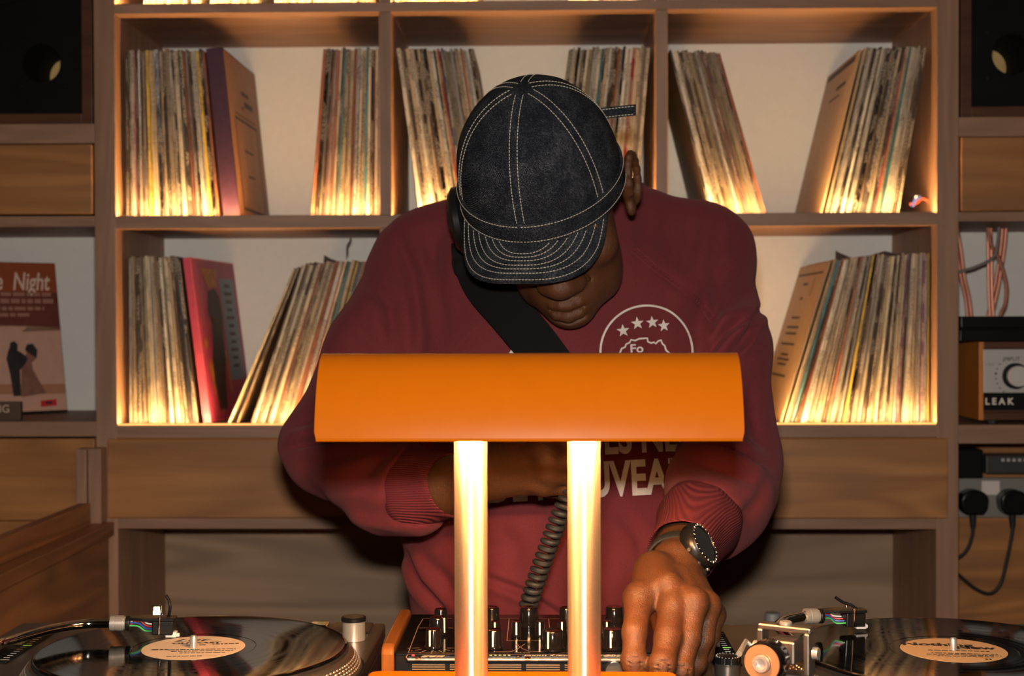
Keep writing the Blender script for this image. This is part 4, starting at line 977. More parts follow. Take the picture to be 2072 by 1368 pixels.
# vent slots on the face
M['slot'] = plain('vent_edge', (0.42, 0.26, 0.13), 0.4, 0.6)
for a, b in ((831, 898), (908, 975), (985, 1053), (1063, 1131), (1141, 1209)):
    xa, xb_ = (a - 1103) / FPX * my0, (b - 1103) / FPX * my0; z = CAM.z - 705 / FPX * my0
    MB().box(xa, xb_, my0 - .0012, my0 - .0002, z - .0028, z - .0020).box(xa, xb_, my0 - .0012, my0 - .0002, z - .0004, z + .0003).box(xa, xb_, my0 - .0016, my0 - .0002, z + .0018, z + .0024).build('vent_slot', M['slot'], mx)
kj = (1241 - 1103) / FPX * my0
MB().cyl((kj, my0 - .0002, CAM.z - 708 / FPX * my0), (kj, my0 - .010, CAM.z - 708 / FPX * my0), .0085, n=20).build('rear_jack', M['graphite'], mx, smooth=True)
# knobs: picture place of the middle of the cap, diameter in pixels, height
M['cap'] = plain('turned_copper_cap', (0.62, 0.33, 0.20), 0.16, 1.0)
M['pointer'] = plain('cream_pointer', (0.85, 0.76, 0.60), 0.45)
def knob(px, py, dpx, h, cap=1, ptr=0.0):
    c = Pz(px, py, MZ + h); r = dpx / 2 / FPX * c.y
    k = MB().lathe((c.x, c.y, MZ + .0003), [(0, 0), (r * 1.18, 0), (r * 1.18, .0022), (r * 1.04, .0035), (r * 1.0, h - .0012), (r * .93, h - .0003), (r * .8, h - .0003), (0, h - .0003)], 36).build('knob', M['black_gloss'], mx, smooth=True, ang=40)
    if cap:
        MB().lathe((c.x, c.y, MZ + h + .0001), [(r * .88, 0), (r * .88, .0005), (r * .1, .0003), (0, .0002)], 32).build('knob_cap', M['cap'], k, smooth=True)
    if ptr is not None:
        a = rad(-90 + ptr); d = Vector((cos(a), sin(a), 0)); s = Vector((-sin(a), cos(a), 0)); p0 = Vector((c.x, c.y, MZ))
        MB().obox(p0 + d * (r * 1.02) + Vector((0, 0, h * .56)), d, s, (0, 0, 1), .0006, .0008, h * .44).build('pointer', M['pointer'], k)
for a in ((892, 1233, 26, .020, 1, None), (885, 1249, 33, .018, 1, 60), (877, 1273, 31, .0185, 1, -22), (1000, 1274, 32, .0185, 1, -8), (1118, 1275, 42, .0195, 1, -24), (1239, 1273, 39, .0195, 1, -12),
          (1002, 1258, 19, .015, 1, -3), (1045, 1258, 19, .015, 1, 0), (1092, 1258, 19, .015, 1, 0), (1137, 1257, 19, .015, 1, 0), (1228, 1257, 19, .015, 1, -3),
          (1070, 1229, 35, .020, 1, None), (995, 1229, 30, .020, 1, None), (1146, 1230, 28, .020, 1, None), (1243, 1228, 35, .020, 1, None)): knob(*a)
# lines and lettering of the top panel
mz = MZ + .00025; mb = MB()
def line(pp, w=.0008):
    q = [Pz(a, b, mz) for a, b in pp]
    for p, r in zip(q, q[1:]):
        d = (r - p); n = Vector((-d.y, d.x, 0)).normalized() * w / 2; mb.add([p - n, r - n, r + n, p + n], [(0, 1, 2, 3)])
M['copper_print'] = plain('copper_print', (0.34, 0.20, 0.14), 0.4, 0.3)
line([(845, 1270), (856, 1252), (915, 1251)]); line([(845, 1270), (915, 1270)]); line([(826, 1321), (845, 1271), (918, 1271)]); line([(826, 1321), (920, 1322)])
line([(824, 1334), (822, 1329), (826, 1324), (1270, 1324)]); line([(824, 1335), (1270, 1335)]); line([(1026, 1296), (1030, 1252), (985, 1251)]); line([(1024, 1296), (1090, 1296)]); line([(1026, 1252), (1110, 1252), (1114, 1290)]); line([(1150, 1296), (1250, 1296)])
line([(1000, 1319), (1036, 1318), (1047, 1313), (1062, 1303)]); line([(1110, 1319), (1070, 1318), (1058, 1313), (1044, 1303)]); line([(1112, 1252), (1210, 1251)])
for k in range(-3, 4):
    a = rad(-90 + 27 * k); c = Pz(877, 1310, mz); d = Vector((cos(a), sin(a), 0)); n = Vector((-sin(a), cos(a), 0)) * .0005
    mb.add([c + d * .0135 - n, c + d * .021 - n, c + d * .021 + n, c + d * .0135 + n], [(0, 1, 2, 3)])
    mb.lathe(c + d * .0245, [(.0009, 0), (0, .0002)], 8)
mb.build('printed_lines', M['copper_print'], mx, fix=False)
mb = MB()
def mtext(s, px, py, size, **kw): flat_text(mb, s, Pz(px, py, mz), (-1, 0, 0), (0, -1, 0), size, **kw)
mtext('E&S', 878, 1328, .009, bold=.0004, shear=.2, xs=1.5); mtext('MASTER', 904, 1332.5, .0035, xs=1.3); mtext('CUE MIX', 1057, 1321, .003, xs=1.3)
mtext('portable rotary mixer', 1150, 1327, .0075, bold=.0002, shear=.2, xs=1.3); mtext('DJR400', 1262, 1327, .0085, bold=.0004, shear=.2, xs=1.35)
for s, p in (('MIC', 1008), ('LINE 1', 1046), ('PHONO 1', 1094), ('LINE 2', 1140), ('PHONO 2', 1232)): mtext(s, p, 1332.5, .0033, xs=1.3)
mb.build('lettering', plain('faint_mixer_print', (0.40, 0.34, 0.27), .5), mx, fix=False)
for p, q in ((846, 1332), (1049, 1328), (1068, 1332)): MB().lathe(Pz(p, q, mz), [(0, .0016), (.0026, .001), (.003, 0)], 14).build('brass_screw', M['cap'], mx)
MB().lathe(Pz(836, 1327, mz), [(0, .0016), (.0014, .001), (.0018, 0)], 12).build('red_led', glow('red_led', (.6, .02, .02), .5), mx)
mb = MB()
for k in range(5): mb.lathe(Pz(993 + k * 9.3, 1326.5, mz), [(0, .0008), (.0014, .0004), (.0016, 0)], 10)
mb.build('green_leds', plain('unlit_green_leds', (.12, .2, .10), .4), mx)
# ------------------------------------------------------------------ the man: signed distance fields turned into meshes
import openvdb
F32 = np.float32
class SDF:
    def __init__(s, lo, hi, h):
        s.lo = np.array(lo, float); s.h = h; s.n = tuple(int(math.ceil((b - a) / h)) + 1 for a, b in zip(lo, hi)); s.d = np.full(s.n, 0.5, F32)
    def blk(s, mn, mx):
        i0 = [max(0, int((a - l) / s.h)) for a, l in zip(mn, s.lo)]; i1 = [min(n, int((b - l) / s.h) + 2) for b, l, n in zip(mx, s.lo, s.n)]
        if any(b <= a for a, b in zip(i0, i1)): return None
        sl = tuple(slice(a, b) for a, b in zip(i0, i1))
        ax = [(np.arange(a, b) * s.h + l).astype(F32) for a, b, l in zip(i0, i1, s.lo)]
        return sl, ax[0][:, None, None], ax[1][None, :, None], ax[2][None, None, :]
    def put(s, sl, b, k, op):
        a = s.d[sl]
        if op == 'u':
            h = np.maximum(k - np.abs(a - b), 0) / max(k, 1e-6); s.d[sl] = np.minimum(a, b) - h * h * k * .25
        else:
            b = -b; h = np.maximum(k - np.abs(a - b), 0) / max(k, 1e-6); s.d[sl] = np.maximum(a, b) + h * h * k * .25
    def cone(s, a, b, ra, rb, k=.02, op='u', flat=None):
        """capsule from a to b with changing radius; flat = (direction, factor) squeezes the section along a direction"""
        a = np.array(a, float); b = np.array(b, float); m = max(ra, rb) + k + 3 * s.h
        q = s.blk(np.minimum(a, b) - m, np.maximum(a, b) + m)
        if q is None: return s
        sl, X, Y, Z = q; ba = b - a; L = float(ba @ ba) + 1e-12
        x, y, z = X - F32(a[0]), Y - F32(a[1]), Z - F32(a[2])
        t = np.clip((x * F32(ba[0]) + y * F32(ba[1]) + z * F32(ba[2])) / F32(L), 0, 1)
        dx, dy, dz = x - t * F32(ba[0]), y - t * F32(ba[1]), z - t * F32(ba[2])
        sq = dx * dx + dy * dy + dz * dz
        if flat:
            n = np.array(flat[0], float); n /= np.linalg.norm(n); pn = dx * F32(n[0]) + dy * F32(n[1]) + dz * F32(n[2]); sq = sq + pn * pn * F32(flat[1] ** 2 - 1)
        s.put(sl, np.sqrt(sq) - (F32(ra) + F32(rb - ra) * t), k, op); return s
    def chain(s, pts, rs, k=.01, op='u', flat=None):
        for a, b, r, q in zip(pts, pts[1:], rs, rs[1:]): s.cone(a, b, r, q, k, op, flat)
        return s
    def ell(s, c, r, R=None, k=.02, op='u'):
        c = np.array(c, float); m = max(r) + k + 3 * s.h; q = s.blk(c - m, c + m)
        if q is None: return s
        sl, X, Y, Z = q; x, y, z = X - F32(c[0]), Y - F32(c[1]), Z - F32(c[2])
        if R is None: u = (x, y, z)
        else: u = tuple(x * F32(R[0][i]) + y * F32(R[1][i]) + z * F32(R[2][i]) for i in range(3))
        k0 = np.sqrt(sum((p / F32(q)) ** 2 for p, q in zip(u, r))); k1 = np.sqrt(sum((p / F32(q * q)) ** 2 for p, q in zip(u, r))) + 1e-9
        s.put(sl, k0 * (k0 - 1) / k1, k, op); return s
    def loft(s, lv, k=.03):
        """stack of ellipses (z, cx, cy, rx, ry)"""
        lv = sorted(lv); A = np.array(lv, float); m = .06
        q = s.blk((min(A[:, 1] - A[:, 3]) - m, min(A[:, 2] - A[:, 4]) - m, A[0, 0] - m), (max(A[:, 1] + A[:, 3]) + m, max(A[:, 2] + A[:, 4]) + m, A[-1, 0] + m))
        sl, X, Y, Z = q; z = Z.ravel(); zz = np.linspace(A[0, 0], A[-1, 0], 200)
        def sm(i):
            v = np.interp(zz, A[:, 0], A[:, i]); ker = np.ones(21) / 21; vp = np.pad(v, 10, mode='edge'); return np.interp(z, zz, np.convolve(vp, ker, 'valid')).astype(F32)[None, None, :]
        cx, cy, rx, ry = (sm(i) for i in (1, 2, 3, 4))
        e = np.sqrt(((X - cx) / rx) ** 2 + ((Y - cy) / ry) ** 2); d = (e - 1) * np.minimum(rx, ry)
        d = np.maximum(d, np.maximum(F32(A[0, 0]) - Z, Z - F32(A[-1, 0]))); s.put(sl, d, k, 'u'); return s
    def mesh(s):
        g = openvdb.FloatGrid(0.5); g.copyFromArray(s.d); p, q = g.convertToQuads(0.0)[:2]
        return np.asarray(p, float) * s.h + s.lo, np.asarray(q)
def np_mesh(name, V, Q, mat, parent, smooth=True):
    off = np.array(wl(parent)) if parent is not None else np.zeros(3)
    me = bpy.data.meshes.new(name); Q = np.asarray(Q, np.int32); V = np.asarray(V, np.float32) - off.astype(np.float32)
    me.vertices.add(len(V)); me.vertices.foreach_set('co', V.ravel())
    me.loops.add(Q.size); me.loops.foreach_set('vertex_index', Q.ravel())
    me.polygons.add(len(Q)); me.polygons.foreach_set('loop_start', np.arange(0, Q.size, 4, dtype=np.int32))
    me.update(calc_edges=True); me.validate()
    bm = bmesh.new(); bm.from_mesh(me); bmesh.ops.recalc_face_normals(bm, faces=bm.faces)
    bm.to_mesh(me); bm.free()
    if smooth: me.polygons.foreach_set('use_smooth', [True] * len(me.polygons))
    me.update(); return link_mesh(name, me, mat, parent)
def vnormals(V, Q):
    n = np.cross(V[Q[:, 2]] - V[Q[:, 0]], V[Q[:, 3]] - V[Q[:, 1]]); N = np.zeros_like(V)
    for i in range(4): np.add.at(N, Q[:, i], n)
    return N / (np.linalg.norm(N, axis=1, keepdims=True) + 1e-12)
def relax(V, Q, it=2, f=.5):
    for _ in range(it):
        S = np.zeros_like(V); C = np.zeros(len(V))
        for i in range(4):
            a, b = Q[:, i], Q[:, (i + 1) % 4]; np.add.at(S, a, V[b]); np.add.at(C, a, 1); np.add.at(S, b, V[a]); np.add.at(C, b, 1)
        V = V + (S / C[:, None] - V) * f
    return V
CRn = np.array(CRI); CAMn = np.array(CAM)
def px_of(V):
    q = (V - CAMn) @ CRn.T; return np.stack([1036 + FPX * q[:, 0] / -q[:, 2], 684 - FPX * q[:, 1] / -q[:, 2]], 1)
def crease(V, N, lines):
    """folds in the cloth: soft grooves (negative) and ridges (positive) along lines, on the side towards the room"""
    p = px_of(V); face = np.clip(-N[:, 1] * 3 + .5, 0, 1); D = np.zeros(len(V))
    for pts, amp, w in lines:
        pts = np.array(pts, float); best = np.full(len(V), 1e9); tt = np.zeros(len(V)); L = np.sum(np.linalg.norm(np.diff(pts, axis=0), axis=1)); acc = 0
        for a, b in zip(pts, pts[1:]):
            ab = b - a; l = np.linalg.norm(ab); t = np.clip(((p - a) @ ab) / (l * l), 0, 1); d = np.linalg.norm(p - a - t[:, None] * ab, axis=1)
            m = d < best; best[m] = d[m]; tt[m] = (acc + t[m] * l) / L; acc += l
        taper = np.sin(np.clip(tt, 0.02, .98) * pi) ** .5
        D += amp * np.exp(-(best / w) ** 2) * taper * face
        D -= amp * .45 * np.exp(-((best - 2.1 * w) / (1.3 * w)) ** 2) * taper * face
    return V + N * D[:, None]

# cloth, skin, denim
t = NT('maroon_fleece'); v = t.coord('Object', (1, 1, 1)); a = t.noise(v, 900, 3, .7); b = t.noise(v, 22, 3)
t.color(t.mix(t.math('MULTIPLY', b, .5), t.ramp(a, [(0.3, (0.098, 0.014, 0.018)), (0.7, (0.16, 0.026, 0.032))]), (0.105, 0.015, 0.019))); t.set(Roughness=0.85)
t.b.inputs['Sheen Weight'].default_value = 0.12; t.b.inputs['Sheen Roughness'].default_value = .5; t.b.inputs['Sheen Tint'].default_value = (0.8, .35, .35, 1); t.b.inputs['Specular IOR Level'].default_value = .2
t.bump(a, .35, .0012); M['fleece'] = t.m
def rib_mat(name, axis):
    t = NT(name); v = t.coord('Object'); sp = t.n('ShaderNodeVectorMath', operation='DOT_PRODUCT'); t.l(v, sp.inputs[0]); sp.inputs[1].default_value = axis
    w = t.math('SINE', t.math('MULTIPLY', sp.outputs['Value'], 2 * pi / .0024)); a = t.noise(v, 900, 2, .7)
    t.color(t.mix(t.math('MULTIPLY_ADD', w, .35, .4), (0.165, 0.026, 0.032), (0.095, 0.013, 0.017))); t.set(Roughness=.85); t.b.inputs['Specular IOR Level'].default_value = .2
    t.bump(w, .5, .001); return t.m
t = NT('dark_skin'); v = t.coord('Object'); a = t.noise(v, 14, 3); b = t.noise(v, 260, 3, .6); c = t.noise(v, 1100, 2)
t.color(t.mix(t.math('MULTIPLY', b, .45), t.ramp(a, [(0.3, (0.066, 0.0245, 0.0095)), (0.7, (0.104, 0.039, 0.0145))]), (0.042, 0.016, 0.007)))
t.set(Roughness=.45); t.b.inputs['Subsurface Weight'].default_value = .08; t.b.inputs['Subsurface Radius'].default_value = (.01, .004, .002); t.b.inputs['Subsurface Scale'].default_value = .4
t.b.inputs['Specular IOR Level'].default_value = .35
t.bump(t.math('ADD', b, c), .4, .002); M['skin'] = t.m
t = NT('raw_denim'); v = t.coord('Object'); sp = t.n('ShaderNodeVectorMath', operation='DOT_PRODUCT'); t.l(v, sp.inputs[0]); sp.inputs[1].default_value = (.62, .2, .75)
tw = t.math('SINE', t.math('MULTIPLY_ADD', sp.outputs['Value'], 2 * pi / .0011, t.math('MULTIPLY', t.noise(v, 300, 2), 4.0))); sl = t.noise(v, 700, 3, .8); bl = t.noise(v, 40, 4, .6)
f = t.math('MULTIPLY', t.math('MULTIPLY_ADD', tw, .5, .5), t.math('MULTIPLY', sl, t.math('MULTIPLY_ADD', bl, .7, .65)))
t.color(t.ramp(f, [(0.14, (0.002, 0.0024, 0.0042)), (0.36, (0.007, 0.0085, 0.013)), (0.48, (0.034, 0.038, 0.048)), (0.64, (0.20, 0.21, 0.22))])); t.set(Roughness=.85); t.b.inputs['Specular IOR Level'].default_value = .1
t.bump(tw, .3, .0006); M['denim'] = t.m
M['thread'] = plain('cream_thread', (0.50, 0.45, 0.36), .7)
M['strap'] = plain('black_webbing', (0.0055, 0.005, 0.005), .85, spec=.12)
M['jeans'] = plain('dark_blue_jeans', (0.012, 0.016, 0.028), .8, var=.3)

man = thing('person', 'man in denim cap and maroon sweatshirt bending over the mixer', 'person', (0.0, 1.95, 0.0))
def V3(*a): return np.array(P(*a))

# ---- joints
shL, elL, wrL = V3(858, 524, 1.95), V3(668, 905, 1.80), V3(925, 985, 1.60)          # arm on the left of the picture
shR, elR, wrR = V3(1426, 508, 1.95), V3(1478, 945, 1.72), V3(1380, 1078, 1.455)      # arm on the right
neck = np.array((.006, 1.965, 1.47))

# ---- head frame
rho, pit, yaw_ = rad(13), rad(38), rad(11)
HR = Matrix.Rotation(rho, 3, 'Y') .inverted() @ Matrix.Rotation(pit, 3, 'X') @ Matrix.Rotation(-yaw_, 3, 'Z')
# local axes: x to the right of the picture, f (= -y) to the face, u up
HC = P(1133, 428, 1.735)
def H(x, f, u): return np.array(HC + HR @ Vector((x, -f, u)))
HRn = np.array(HR)
def EH(s, c, r, k=.02, op='u'): s.ell(H(*c), (r[0], r[1], r[2]), HRn, k, op)

s = SDF((-.14, 1.56, 1.29), (.17, 2.02, 1.66), .0021)
EH(s, (0, -.01, .045), (.074, .096, .084), .02); EH(s, (0, .030, -.03), (.061, .060, .075), .03); EH(s, (0, .052, -.078), (.046, .042, .036), .025)
EH(s, (0, .080, -.100), (.021, .016, .014), .025)
for q in (-1, 1):
    EH(s, (.046 * q, .058, -.014), (.024, .026, .022), .02); EH(s, (.030 * q, .083, .030), (.026, .012, .010), .015)
    EH(s, (.031 * q, .090, .006), (.017, .010, .011), .012, 's'); EH(s, (.031 * q, .080, .006), (.0145, .0145, .0125), .004)
    s.cone(H(.020 * q, .0925, .001), H(.043 * q, .0845, .002), .0022, .0018, .004)
    EH(s, (.046 * q, .026, -.070), (.018, .032, .034), .03)
EH(s, (0, .075, -.062), (.038, .028, .032), .02)
s.chain([H(0, .090, .022), H(0, .100, .0), H(0, .113, -.026)], [.0105, .0120, .0140], .014); EH(s, (0, .113, -.030), (.0185, .0150, .0130), .012)
for q in (-1, 1): EH(s, (.0175 * q, .101, -.034), (.0125, .0130, .0105), .012); s.cone(H(.0085 * q, .106, -.043), H(.012 * q, .100, -.044), .0042, .0040, .003, 's')
for q in (-1, 1): s.cone(H(.026 * q, .088, -.036), H(.036 * q, .074, -.062), .0025, .002, .008, 's')
s.chain([H(-.028, .084, -.0715), H(-.014, .0985, -.0655), H(-.004, .1035, -.0635), H(0, .1025, -.0648), H(.004, .1035, -.0635), H(.014, .0985, -.0655), H(.028, .084, -.0715)], [.003, .0068, .0075, .0075, .0075, .0068, .003], .004)
s.chain([H(-.027, .083, -.0745), H(-.013, .0985, -.0800), H(0, .102, -.0815), H(.013, .0985, -.0800), H(.027, .083, -.0745)], [.003, .0082, .0092, .0082, .003], .004)
s.chain([H(-.030, .086, -.0730), H(-.014, .106, -.0722), H(0, .1115, -.0718), H(.014, .106, -.0722), H(.030, .086, -.0730)], [.0012, .0016, .0018, .0016, .0012], .002, 's')
s.chain([H(-.016, .094, -.0905), H(0, .099, -.092), H(.016, .094, -.0905)], [.003, .0035, .003], .008, 's')
for q in (-1, 1):
    ring = [H((.078 + .014 * (.35 + .65 * max(0, -cos(a_)))) * q * 1.0, -.020 + .019 * cos(a_ + pi) * -1 * -1, .012 + .031 * sin(a_)) for a_ in np.linspace(0, 2 * pi, 15)]
    EH(s, (.084 * q, -.018, .020), (.0085, .021, .031), .006)
    s.chain([H(.0975 * q - .006 * q * (1 + cos(a_)) * .7, -.020 - .0185 * cos(a_) * -1, .022 + .032 * sin(a_)) for a_ in np.linspace(-.3, 1.55 * pi, 13)], [.0045] * 13, .004)
    EH(s, (.086 * q, -.006, -.011), (.0065, .010, .011), .006); EH(s, (.0955 * q, -.012, .016), (.006, .009, .014), .004, 's')
s.cone(H(0, -.030, -.04), neck + np.array((0, .0, -.02)), .058, .066, .03)
Vh, Qh = s.mesh()

# ---- hand on the right of the picture: back of the hand to the camera, fingers pointing down
s = SDF((.055, 1.19, .985), (.215, 1.62, 1.20), .0016)
W0, W1 = V3(1388, 1104, 1.485), V3(1369, 1140, 1.405)
D = 1.33
mcp = [V3(1362, 1232, 1.318), V3(1404, 1220, 1.322), V3(1432, 1226, 1.338), V3(1444, 1244, 1.358)]
s.cone(elR, W0, .034, .0285, .02); s.cone(W0, W1, .0285, .0255, .02, flat=((0.1, .8, .6), 1.2))
bk = np.array((.0, .010, -.002))
for m, r0, r1 in zip(mcp, (.0180, .0180, .0170, .0155), (.0142, .0138, .0128, .0115)): s.cone(W1 + (m - mcp[1]) * .14 + bk * .3, m + bk * .6, r0 * .86, r1, .012)
for m, r in zip(mcp, (.0128, .0128, .0120, .0110)): s.ell(m + np.array((0, -.0025, .001)), (r * .9, r * .9, r), None, .008)
# tendons
for m in mcp[:3]: s.cone(W1 + (m - W1) * .35 + np.array((0, -.012, .006)), m + np.array((0, -.0065, .004)), .0042, .0050, .006)
fing = [([mcp[0], V3(1352, 1290, 1.292), V3(1340, 1345, 1.270), V3(1330, 1392, 1.278), V3(1326, 1412, 1.296)], [.0136, .0124, .0112, .0100, .0086]),
        ([mcp[1], V3(1393, 1290, 1.302), V3(1378, 1356, 1.285), V3(1366, 1400, 1.296), V3(1360, 1418, 1.314)], [.0126, .0112, .0102, .0094, .0084]),
        ([mcp[2], V3(1423, 1290, 1.325), V3(1406, 1340, 1.312), V3(1396, 1368, 1.318), V3(1390, 1380, 1.324)], [.0115, .0100, .0094, .0086, .0076]),
        ([mcp[3], V3(1437, 1285, 1.350), V3(1424, 1322, 1.345), V3(1414, 1350, 1.355), V3(1408, 1362, 1.366)], [.0102, .0088, .0082, .0076, .0068])]
for pts, rs in fing:
    s.chain(pts, rs, .005)
    s.ell(pts[2] + np.array((0, -.0015, 0)), (rs[2] * 1.04, rs[2] * 1.0, rs[2] * 1.1), None, .005)
th = [V3(1325, 1158, 1.375), V3(1295, 1212, 1.332), V3(1284, 1280, 1.296), V3(1283, 1338, 1.280), V3(1287, 1392, 1.279), V3(1290, 1410, 1.284)]
s.chain(th, [.0185, .0140, .0112, .0106, .0100, .0084], .005); s.ell(th[3], (.0109, .0108, .0112), None, .005); s.ell(th[1], (.0135, .0135, .014), None, .010)
s.cone(th[0], mcp[0] + np.array((-.004, .014, .022)), .016, .011, .016)
# knuckle creases
for q in (0, 1):
    p = fing[q][0][2]; d = np.array(fing[q][0][3]) - p
    for k in (-.006, -.0022, .0016, .0055): c = p + np.array((0, -fing[q][1][2] - .0008, k)); s.cone(c + np.array((-.006, .0012, 0)), c + np.array((.006, .0012, 0)), .0009, .0009, .0018, 's')
p = th[3]
for k in (-.003, .001, .005): c = p + np.array((0, -.0114, k)); s.cone(c + np.array((-.006, .001, 0)), c + np.array((.006, .001, 0)), .0008, .0008, .0016, 's')
Vr, Qr = s.mesh()

# ---- hand on the left of the picture: held against the chest, closed round the coiled cord
s = SDF((-.17, 1.46, 1.08), (.085, 1.72, 1.275), .0017)
w0, w1 = V3(890, 985, 1.625), V3(985, 955, 1.575)
s.cone(elL + (w0 - elL) * .5, w0, .036, .0325, .02); s.cone(w0, w1, .0325, .029, .02, flat=((0.1, .9, .3), 1.15))
mc = [V3(1098, 905, 1.520), V3(1110, 930, 1.515), V3(1112, 955, 1.522), V3(1102, 978, 1.535)]
for m, r0, r1 in zip(mc, (.019, .0185, .018, .0165), (.0145, .0145, .0138, .0125)): s.cone(w1 + (m - mc[1]) * .28, m + np.array((0, .005, 0)), r0, r1, .018)
for m in mc: s.ell(m + np.array((0, -.002, 0)), (.0130, .0125, .0125), None, .010); s.cone(w1 + (m - w1) * .4 + np.array((0, -.010, 0)), m + np.array((-.004, -.0065, 0)), .0042, .0052, .009)
for m, l, r in zip(mc, (.038, .041, .037, .030), (.0122, .0122, .0115, .0102)):
    p1 = m + np.array((l * .95, .006, -.006)); p2 = p1 + np.array((-.004, .026, -.005)); p3 = p2 + np.array((-.020, .006, -.002))
    s.chain([m, p1, p2, p3], [r * 1.08, r, r * .92, r * .8], .005)
s.chain([w1 + np.array((.012, .012, .022)), V3(1050, 868, 1.535), V3(1120, 858, 1.520), V3(1165, 872, 1.518), V3(1190, 885, 1.525)], [.018, .0150, .0130, .0120, .0095], .010)
Vl, Ql = s.mesh()

# ---- hidden trunk and arms inside the clothing, so the body is complete
s = SDF((-.40, 1.55, .85), (.36, 2.15, 1.56), .006)
s.loft([(.87, 0, 1.90, .14, .095), (1.1, 0, 1.895, .145, .095), (1.3, 0, 1.905, .155, .09), (1.44, .01, 1.955, .14, .075), (1.50, .01, 1.97, .06, .055)])
s.cone((.01, 1.97, 1.46), shL, .05, .045, .03); s.cone((.01, 1.97, 1.46), shR, .05, .045, .03)
s.cone(shL, elL, .045, .036, .03); s.cone(shR, elR, .045, .036, .03); s.cone(elL, w0, .035, .026, .02); s.cone(elR, W0, .035, .028, .02)
s.cone(neck - np.array((0, 0, .05)), neck, .055, .05, .02)
Vb, Qb = s.mesh(); Vb = relax(Vb, Qb, 2)
off = 0; VV, QQ = [], []
for v_, q_ in ((Vh, Qh), (Vr, Qr), (Vl, Ql), (Vb, Qb)): VV.append(relax(v_, q_, 1, .4)); QQ.append(q_ + off); off += len(v_)
np_mesh('body', np.concatenate(VV), np.concatenate(QQ), M['skin'], man)

# ---- sweatshirt
s = SDF((-.42, 1.46, .84), (.40, 2.2, 1.62), .0038)
s.loft([(.86, .0, 1.89, .165, .125), (.93, .0, 1.885, .172, .132), (1.0, .002, 1.872, .190, .145), (1.10, .004, 1.872, .198, .145), (1.2, .006, 1.880, .202, .142), (1.32, .010, 1.895, .215, .138), (1.42, .012, 1.93, .205, .125), (1.50, .016, 1.965, .14, .10), (1.535, .018, 1.98, .09, .08)], .03)
s.cone((-.05, 1.975, 1.475), shL + np.array((.0, .01, .0)), .066, .062, .045); s.cone((.075, 1.975, 1.482), shR + np.array((0, .01, .0)), .066, .060, .045)
mL = shL + (elL - shL) * .5; mR = shR + (elR - shR) * .5
s.cone(shL, mL, .062, .064, .03); s.cone(mL, elL, .064, .056, .03); s.cone(shR, mR, .061, .064, .03); s.cone(mR, elR, .064, .057, .03)
cfL = V3(838, 990, 1.665); cfR = V3(1420, 1040, 1.575)
s.cone(elL, elL + (cfL - elL) * .5, .056, .058, .03); s.cone(elL + (cfL - elL) * .5, cfL, .058, .048, .03)
s.cone(elR, elR + (cfR - elR) * .5, .056, .054, .03); s.cone(elR + (cfR - elR) * .5, cfR, .054, .046, .03)
# pouch of cloth at the elbows, armpit folds
s.ell(V3(606, 893, 1.83), (.026, .035, .018), None, .025)
s.cone(V3(620, 900, 1.80), V3(720, 930, 1.74), .030, .022, .02); s.cone(V3(1520, 930, 1.74), V3(1450, 925, 1.70), .028, .02, .02)
s.cone(V3(1495, 1010, 1.69), V3(1450, 1070, 1.61), .040, .032, .03)
s.cone(V3(780, 1010, 1.70), V3(850, 1030, 1.66), .046, .03, .02)
